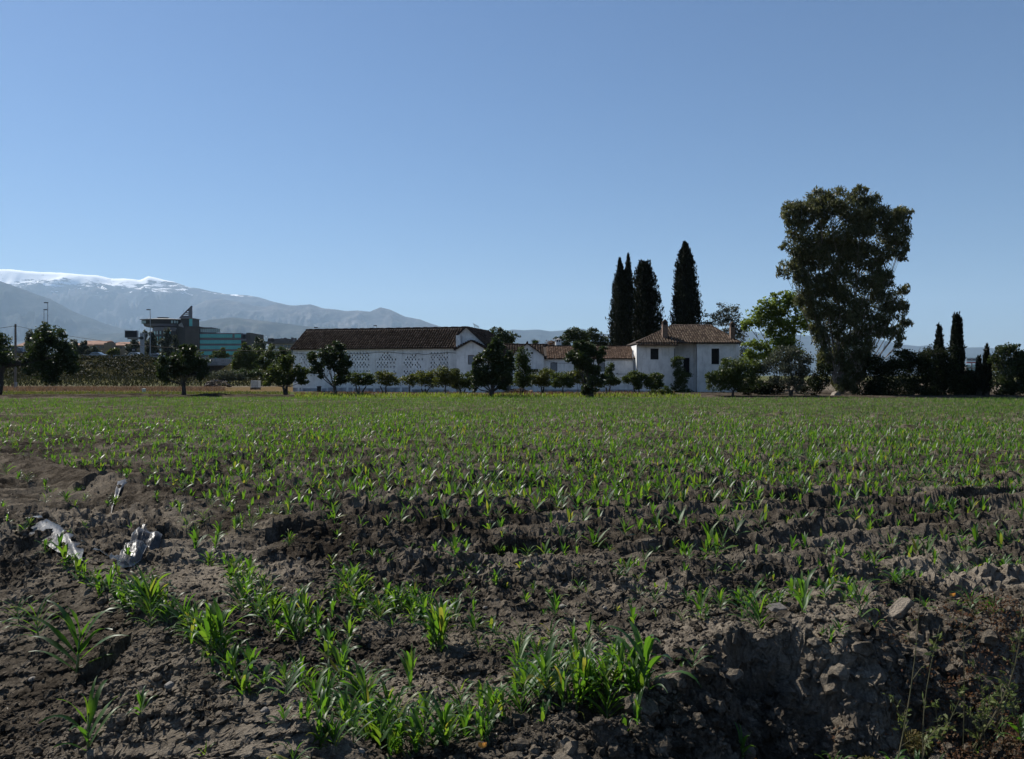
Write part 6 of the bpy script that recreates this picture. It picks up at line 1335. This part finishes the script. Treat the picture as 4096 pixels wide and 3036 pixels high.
def fill_seedlings():
    rr = random.Random(909); pts = []
    def along(path, n, jx, jy, h0, h1):
        for _ in range(n):
            i = rr.randrange(len(path) - 1); f = rr.random(); a, b = path[i], path[i + 1]
            pts.append((a[0] + (b[0] - a[0]) * f + rr.gauss(0, jx), a[1] + (b[1] - a[1]) * f + rr.gauss(0, jy), rr.uniform(h0, h1) * (.55 + .45 * (a[1] - 1500) / 1100)))
    along([(180, 2195), (440, 2362), (741, 2513), (930, 2700), (1143, 2789), (1344, 2978)], 48, 30, 22, 60, 125)
    along([(840, 2230), (1000, 2330), (1080, 2480), (1230, 2520), (1330, 2620), (1380, 2750)], 36, 42, 24, 55, 115)
    along([(1300, 2960), (1560, 2900), (1800, 2960), (2000, 2880)], 34, 70, 45, 60, 125)
    along([(2080, 2760), (2300, 2830), (2560, 2790)], 28, 60, 45, 70, 130)
    along([(2700, 2480), (3200, 2400), (3700, 2310), (4080, 2262)], 42, 30, 14, 55, 95)
    along([(1380, 2400), (1650, 2450), (1900, 2540)], 30, 60, 30, 55, 100)
    for _ in range(130): pts.append((rr.uniform(1300, 4050), rr.uniform(2180, 2480), rr.uniform(32, 62)))
    x, y, z = ground_hits([p[:2] for p in pts]); h = np.array([p[2] for p in pts]) * y / F; protos = [low_proto(700 + k, 6) for k in range(16)]; V = []; Fa = []; off = 0
    for i in range(len(pts)):
        pv, pf = protos[i % 16]; a = rr.uniform(0, 6.28); c, s_ = math.cos(a), math.sin(a); q = pv * h[i]
        V.append(np.stack([q[:, 0] * c - q[:, 1] * s_ + x[i], q[:, 0] * s_ + q[:, 1] * c + y[i], q[:, 2] + z[i] - .01], -1)); Fa.append(pf + off); off += len(pv)
    tag(link('maize_seedlings', fast_mesh('maize_seedlings', np.concatenate(V), np.concatenate(Fa), True), M['maize']), 'smaller maize seedlings filling in between the large plants', None, None, 'stuff')
fill_seedlings()

# ------------------------------------------------------------------ soil clods, stones, litter
def ico():
    t = (1 + 5 ** .5) / 2; v = [(-1, t, 0), (1, t, 0), (-1, -t, 0), (1, -t, 0), (0, -1, t), (0, 1, t), (0, -1, -t), (0, 1, -t), (t, 0, -1), (t, 0, 1), (-t, 0, -1), (-t, 0, 1)]
    f = [(0, 11, 5), (0, 5, 1), (0, 1, 7), (0, 7, 10), (0, 10, 11), (1, 5, 9), (5, 11, 4), (11, 10, 2), (10, 7, 6), (7, 1, 8), (3, 9, 4), (3, 4, 2), (3, 2, 6), (3, 6, 8), (3, 8, 9), (4, 9, 5), (2, 4, 11), (6, 2, 10), (8, 6, 7), (9, 8, 1)]
    v = [np.array(p) / np.linalg.norm(p) for p in v]; cache = {}
    def mid(a, b):
        k = (min(a, b), max(a, b))
        if k not in cache: m = v[a] + v[b]; v.append(m / np.linalg.norm(m)); cache[k] = len(v) - 1
        return cache[k]
    g = []
    for a, b, c in f: x, y, z = mid(a, b), mid(b, c), mid(c, a); g += [(a, x, z), (b, y, x), (c, z, y), (x, y, z)]
    return np.array(v), np.array(g), np.array(f)
IV, IF, IF0 = ico()
def lump(seed, rough=.28):
    rg = np.random.default_rng(seed); v = IV * (1 + rough * rg.normal(size=(len(IV), 1)).clip(-1.2, 1.2) * .6); v = v * np.array([1, .8 + .3 * rg.random(), .62 + .25 * rg.random()]); return v
def scatter_lumps(name, label, n, py0, rmin, rmax, pw, IVx, IFx, seed, rough, mat):
    rg = np.random.default_rng(seed)
    py = py0 + (3080 - py0) * rg.random(n) ** .72; px = -200 + 4500 * rg.random(n); Yc = CZ * F / (py - HY); Xc = (px - 2048) / F * Yc
    dens = np.clip(.55 + gn(Xc * .9, Yc * .9, 91) * 1.1, .15, 1); k = rg.random(n) < dens; Xc, Yc = Xc[k], Yc[k]; n = len(Xc)
    r = rmin + (rmax - rmin) * rg.random(n) ** pw + .0007 * Yc; zc = height(Xc, Yc) + r * .2
    V = []; Fa = []; off = 0
    for s in range(8):
        q = np.random.default_rng(seed * 10 + s); L = IVx * (1 + rough * q.normal(size=(len(IVx), 1)).clip(-1.2, 1.2)) * np.array([1, .75 + .4 * q.random(), .65 + .3 * q.random()])
        i = np.arange(s, n, 8); a = rg.random(len(i)) * 6.28; c, sn = np.cos(a)[:, None], np.sin(a)[:, None]
        x = L[None, :, 0] * c - L[None, :, 1] * sn; y = L[None, :, 0] * sn + L[None, :, 1] * c
        v = np.stack([x * r[i, None] + Xc[i, None], y * r[i, None] + Yc[i, None], L[None, :, 2] * r[i, None] + zc[i, None]], -1)
        V.append(v.reshape(-1, 3)); Fa.append((IFx[None] + (np.arange(len(i)) * len(L))[:, None, None]).reshape(-1, 3) + off); off += len(i) * len(L)
    tag(link(name, fast_mesh(name, np.concatenate(V), np.concatenate(Fa), False), mat), label, None, None, 'stuff')
scatter_lumps('soil_clods', 'larger soil clods strewn over the tilled ground', 3600, 2000, .010, .034, 3.0, IV, IF, 17, .17, M['soil'])
scatter_lumps('soil_crumbs', 'small crumbs of loose soil covering the tilled ground', 27000, 1980, .0045, .013, 2.2, IV[:12], IF0, 18, .20, M['soil'])
def bank_clods():
    rg = np.random.default_rng(41); P_ = np.array(BANK); n = 420; t = rg.random(n) * (len(P_) - 3) + 2; i = t.astype(int); f = (t - i)[:, None]; i2 = np.minimum(i + 1, len(P_) - 1)
    Q = P_[i] * (1 - f) + P_[i2] * f + rg.normal(size=(n, 2)) * np.array([.12, .16]) - np.array([0, .08]); r = .012 + .055 * rg.random(n) ** 3; z = height(Q[:, 0], Q[:, 1]) + r * .1
    V = []; Fa = []
    for k in range(n):
        L = lump(400 + k, .42); a = rg.random() * 6.28; c, s_ = math.cos(a), math.sin(a); R = np.array([[c, -s_, 0], [s_, c, 0], [0, 0, 1]]); V.append(L @ R.T * r[k] + np.array([Q[k, 0], Q[k, 1], z[k]])); Fa.append(IF + k * len(L))
    tag(link('bank_clods', fast_mesh('bank_clods', np.concatenate(V), np.concatenate(Fa), False), M['soil']), 'large crumbling clods along the right bank crest', None, None, 'stuff')
bank_clods()
def litter():
    rg = np.random.default_rng(23); n = 900; py = 2000 + 1060 * rg.random(n) ** .8; px = -100 + 4300 * rg.random(n); Yc = CZ * F / (py - HY); Xc = (px - 2048) / F * Yc
    C = np.stack([Xc, Yc, height(Xc, Yc) + .012], -1); D = rg.normal(size=(n, 3)); D[:, 2] *= .3; L = (.006 + .018 * rg.random(n) ** 2) * (.6 + .08 * Yc)
    tag(link('straw_bits', leaf_mesh('straw_bits', C, L, L * .35, D, rg), plain('straw', (.24, .21, .16), (.42, .38, .32), 50, .8)), 'pale bits of straw and shell on the soil', None, None, 'stuff')
litter()
STN = [(680, 2756), (735, 2720), (1060, 2850), (1820, 2450), (1940, 2430), (2250, 2430), (2420, 2440), (3300, 2375), (3705, 2357), (3820, 2318), (1990, 2950), (2070, 2935), (1440, 2998), (1310, 2450), (1195, 2270), (1140, 2360), (2640, 2375), (2780, 2330), (3080, 2400), (3850, 2545), (3590, 2790), (2545, 2630), (1520, 2250), (2900, 2440), (330, 2960), (760, 2960), (130, 2720), (3140, 2630)]
for k, (px, py) in enumerate(sorted(STN)):
    rr = random.Random(k); x, y = ground_hit(px, py); r = rr.uniform(.012, .026); L = lump(40 + k, .16) * r
    me = fast_mesh('stone', L, IF, False); o = link('stone', me, M['stone']); o.location = (x, y, H1(x, y) + r * .25); o.rotation_euler = (0, 0, rr.uniform(0, 6)); tag(o, f'{ordinal(k + 1)} from the left: small pale stone lying on the tilled soil', 'stone', 'small pale stones on the soil')
def rock(label, px, py, dims, rot, mat='slab', seed=1, dz=0., name='rock'):
    rg = np.random.default_rng(seed); x, y = ground_hit(px, py); b = MB(); n = 7
    a = np.sort(rg.random(n) * .5 + np.arange(n)) / n * 2 * np.pi; R = .75 + .35 * rg.random(n)
    lo = [(math.cos(t) * r, math.sin(t) * r, -.5) for t, r in zip(a, R)]; hi = [(math.cos(t) * r * .82 + .05, math.sin(t) * r * .82, .5 + .12 * rg.normal()) for t, r in zip(a, R)]
    b.add(lo + hi, [tuple(range(n - 1, -1, -1)), tuple(range(n, 2 * n))] + [(i, (i + 1) % n, n + (i + 1) % n, n + i) for i in range(n)])
    b.v = [(v[0] * dims[0] / 2, v[1] * dims[1] / 2, v[2] * dims[2]) for v in b.v]
    o = b.build(name, M[mat]); o.location = (x, y, H1(x, y) + dz); o.rotation_euler = rot; tag(o, label, 'rock')
    bv = o.modifiers.new('bevel', 'BEVEL'); bv.width = min(dims) * .12; bv.segments = 2
rock('tilted flat stone slab on the bank crest', 3585, 2535, (.34, .12, .045), (.35, -.62, .25), 'slab', 3, .05)
rock('grey flat stone half buried in the bank edge above the pit', 3110, 2625, (.16, .10, .03), (.3, .1, .2), 'stone', 4, .03)
rock('rounded earthy stone below the tilted slab', 3600, 2590, (.11, .09, .07), (0, .2, 1), 'slab', 5, .0)
rock('grey stone chunk at the lower right bottom of the bank', 2830, 3000, (.16, .12, .07), (.2, .1, .5), 'stone', 6, .0)
for lab, px, py, s in (('bright orange fruit peel on the bank face', 3810, 2546, .022), ('orange leaf on the dark bank edge', 3010, 2712, .022), ('orange dry leaf at the bottom edge centre', 1930, 3022, .018)):
    x, y = ground_hit(px, py); m = MB(); z = H1(x, y) + .03
    for i in range(6):
        t0, t1 = i / 6 * 2 - 1, (i + 1) / 6 * 2 - 1; w0, w1 = (1 - t0 * t0) * .35 + .05, (1 - t1 * t1) * .35 + .05
        m.add([(x + t0 * s, y - w0 * s, z + .3 * s * t0 * t0 - .01), (x + t1 * s, y - w1 * s, z + .3 * s * t1 * t1 - .01), (x + t1 * s, y + w1 * s, z + .3 * s * t1 * t1 + s * .4), (x + t0 * s, y + w0 * s, z + .3 * s * t0 * t0 + s * .4)], [(0, 1, 2, 3)])
    tag(m.build('orange_peel' if 'peel' in lab else 'dry_leaf', M['orange']), lab, 'peel' if 'peel' in lab else 'leaf')

# black plastic mulch sheets
def plasticmat():
    m, nt, bs, out = nodes_of('black_plastic'); bs.inputs['Base Color'].default_value = (.012, .012, .014, 1); bs.inputs['Roughness'].default_value = .36; bs.inputs['Specular IOR Level'].default_value = .14
    h = math_(nt, 'ADD', noise(nt, 14, 4, dist=1.2), math_(nt, 'MULTIPLY', noise(nt, 55, 3, dist=.8), .3)); bump(nt, h, bs, .25, .02)
    nt.links.new(ramp(nt, noise(nt, 9, 6, rough=.7), [(.42, (.030, .030, .033)), (.68, (.085, .080, .074))]), bs.inputs['Base Color'])
    return m
M['plastic'] = plasticmat()
def sheet(label, quad, nu, nv, lift, seed, name='plastic_sheet', cr=1.0):
    c = [np.array(ground_hit(*q)) for q in quad]; u, v = np.meshgrid(np.linspace(0, 1, nu), np.linspace(0, 1, nv)); u, v = u.ravel(), v.ravel()
    ju = np.clip(u + .06 * gn(v * 4, u * 2, seed), -.03, 1.03); jv = np.clip(v + .05 * gn(u * 4, v * 2, seed + 1), -.03, 1.03)
    Q = (c[0][None] * ((1 - ju) * (1 - jv))[:, None] + c[1][None] * (ju * (1 - jv))[:, None] + c[2][None] * (ju * jv)[:, None] + c[3][None] * ((1 - ju) * jv)[:, None])
    x, y = Q[:, 0], Q[:, 1]; z = base_height(x, y) + .055
    e = np.minimum(np.minimum(u, 1 - u), np.minimum(v, 1 - v)); e = sstep(0, .25, e)
    f = np.abs(gn(x * 3.2 + y * 1.1, y * 2.6 - x, seed + 2)); f2 = np.abs(gn(x * 8 - y * 3, y * 7 + x * 2, seed + 3)); f3 = np.abs(gn(x * 19, y * 19, seed + 4))
    z = z + lift * e + cr * (.070 * (.5 - f) + .045 * (.5 - f2) + .018 * (.5 - f3)) * (.35 + .65 * e)
    idx = np.arange(nu * nv).reshape(nv, nu); Fa = np.stack([idx[:-1, :-1], idx[:-1, 1:], idx[1:, 1:], idx[1:, :-1]], -1).reshape(-1, 4)
    o = link(name, fast_mesh(name, np.stack([x, y, z], -1), Fa, True), M['plastic']); tag(o, label, 'plastic sheet')
sheet('crumpled shiny black plastic sheet, the larger piece on the berm', [(370, 2235), (480, 2280), (650, 2150), (575, 2105)], 64, 48, .03, 3, cr=1.0)
sheet('smooth dark plastic sheet half buried left of the crumpled one', [(100, 2160), (330, 2255), (335, 2205), (140, 2110)], 50, 30, .03, 5, cr=.4)
sheet('small scrap of black plastic under the far berm', [(440, 1975), (500, 1985), (560, 1958), (470, 1945)], 30, 20, -.02, 8, cr=.15)

# tall weeds at the lower right
def weed(label, base, top, seed, leafy=.5, th=.004, group=None, name='weed'):
    rr = random.Random(seed); rg = np.random.default_rng(seed); bx, by = ground_hit(*base); b = Vector((bx, by, H1(bx, by) - .02))
    e = P(top[0], top[1], by - rr.uniform(0, .25)); o = thing(name, label, 'weed', b, group=group)
    bend = Vector((rr.uniform(-.06, .06), rr.uniform(-.05, .05), 0)); pts = [b.lerp(e, t) + bend * math.sin(math.pi * t) for t in np.linspace(0, 1, 9)]
    S = MB(); S.tube(pts, [th * (1 - .6 * t) for t in np.linspace(0, 1, 9)], 5); C = []; D = []
    L = (e - b).length
    for k in range(int(5 + 5 * leafy)):
        t = rr.uniform(.2, .95); p = b.lerp(e, t) + bend * math.sin(math.pi * t); a = rr.uniform(0, 6.28); d = Vector((math.cos(a), math.sin(a) * .6, rr.uniform(.2, 1))).normalized(); q = p + d * L * rr.uniform(.08, .26) * (1.1 - t)
        S.tube([p, p.lerp(q, .5) + Vector((0, 0, .01)), q], [th * .5, th * .35, th * .2], 4)
        for _ in range(int(3 + 5 * leafy)): C.append(tuple(p.lerp(q, rr.uniform(.3, 1.05)) + Vector((rr.gauss(0, .008), rr.gauss(0, .008), rr.gauss(0, .008))))); D.append((d.x + rr.gauss(0, .5), d.y + rr.gauss(0, .5), d.z + rr.gauss(0, .5)))
    S.build('stem', M['weedstem'], o)
    C = np.array(C) - np.array(b); ll = (.012 + .02 * rg.random(len(C))) * (.6 + leafy); link('foliage', leaf_mesh('foliage', C, ll, ll * .4, np.array(D), rg), M['weed'], o)
WG = 'tall thin weeds at the lower right'
weed('curved thin weed with white flower head beside the slab', (3560, 2990), (3685, 2310), 1, .2)
weed('long leaning weed stem reaching the right edge', (3870, 3010), (4090, 2400), 2, .6, .006)
weed('thin bare weed stem rising above the orange peel', (3850, 2870), (3845, 2330), 3, .15, .003)
weed('branching weed in front of the slab shadow', (3700, 2960), (3760, 2500), 4, .9)
for k, (a, b) in enumerate(sorted((((3960, 3030), (3930, 2760)), ((4030, 3030), (4060, 2720)), ((3800, 3030), (3740, 2800)), ((4090, 3030), (4020, 2700)), ((3910, 2980), (3880, 2640)), ((3650, 3020), (3560, 2780)), ((4060, 2900), (4085, 2500)), ((3990, 3000), (4000, 2720)), ((3940, 3040), (3800, 2760)), ((3720, 3030), (3860, 2740)), ((3880, 3030), (3960, 2780))))): weed(f'{ordinal(k + 1)} from left: thin branching weed in the thicket at lower right', a, b, 20 + k, .7, .0035, WG)
def tuft(label, px, py, r, n, mat, seed, name='weed_tuft', cat='weed'):
    x, y = ground_hit(px, py); z = H1(x, y); rg = np.random.default_rng(seed); o = thing(name, label, cat, (x, y, z))
    u = rg.normal(size=(n, 3)); u /= np.linalg.norm(u, axis=1, keepdims=True); C = u * (rg.random((n, 1)) ** .4) * np.array([r, r, r * 1.1]); C[:, 2] = np.abs(C[:, 2]) * 1.1
    L = .022 * (.5 + rg.random(n)); link('foliage', leaf_mesh('foliage', C, L, L * .3, rg.normal(size=(n, 3)) + np.array([0, 0, .6]), rg), M[mat], o)
    S = MB()
    for k in range(10): e = Vector(tuple(C[k])); S.tube([(0, 0, -.02), e * .5 + Vector((0, 0, .02)), e], [.003, .002, .001], 4)
    S.build('stem', M['weedstem'], o, local=True)
M['mossy'] = leafmat('mossy_weed', [(.06, .055, .018), (.11, .095, .03), (.15, .11, .045)], (.16, .14, .03), .3, .7, .2)
tuft('fluffy yellow brown weed tuft at the bottom edge, left of two', 3480, 3030, .075, 900, 'mossy', 1); tuft('fluffy yellow brown weed tuft at the bottom edge, right of two', 3665, 3020, .085, 1000, 'mossy', 2)
def cover():
    rg = np.random.default_rng(31); n = 15000; px = 3250 + 1000 * rg.random(n) ** .7; py = 2680 + 400 * rg.random(n); Yc = (CZ + .25) * F / (py - HY); Xc = (px - 2048) / F * Yc
    k = rg.random(n) < np.clip((px - 3400) / 700 + gn(Xc * 5, Yc * 5, 7) * .8, .02, 1); Xc, Yc = Xc[k], Yc[k]; C = np.stack([Xc, Yc, height(Xc, Yc) + .11 * rg.random(len(Xc)) ** 1.6 * np.clip(.5 + gn(Xc * 4, Yc * 4, 9), .1, 1)], -1); D = rg.normal(size=C.shape); L = .020 * (.5 + rg.random(len(C)))
    tag(link('dry_ground_cover', leaf_mesh('dry_ground_cover', C, L, L * .45, D, rg), M['redgrass']), 'reddish dry creeping weeds in the lower right corner', None, None, 'stuff')
cover()
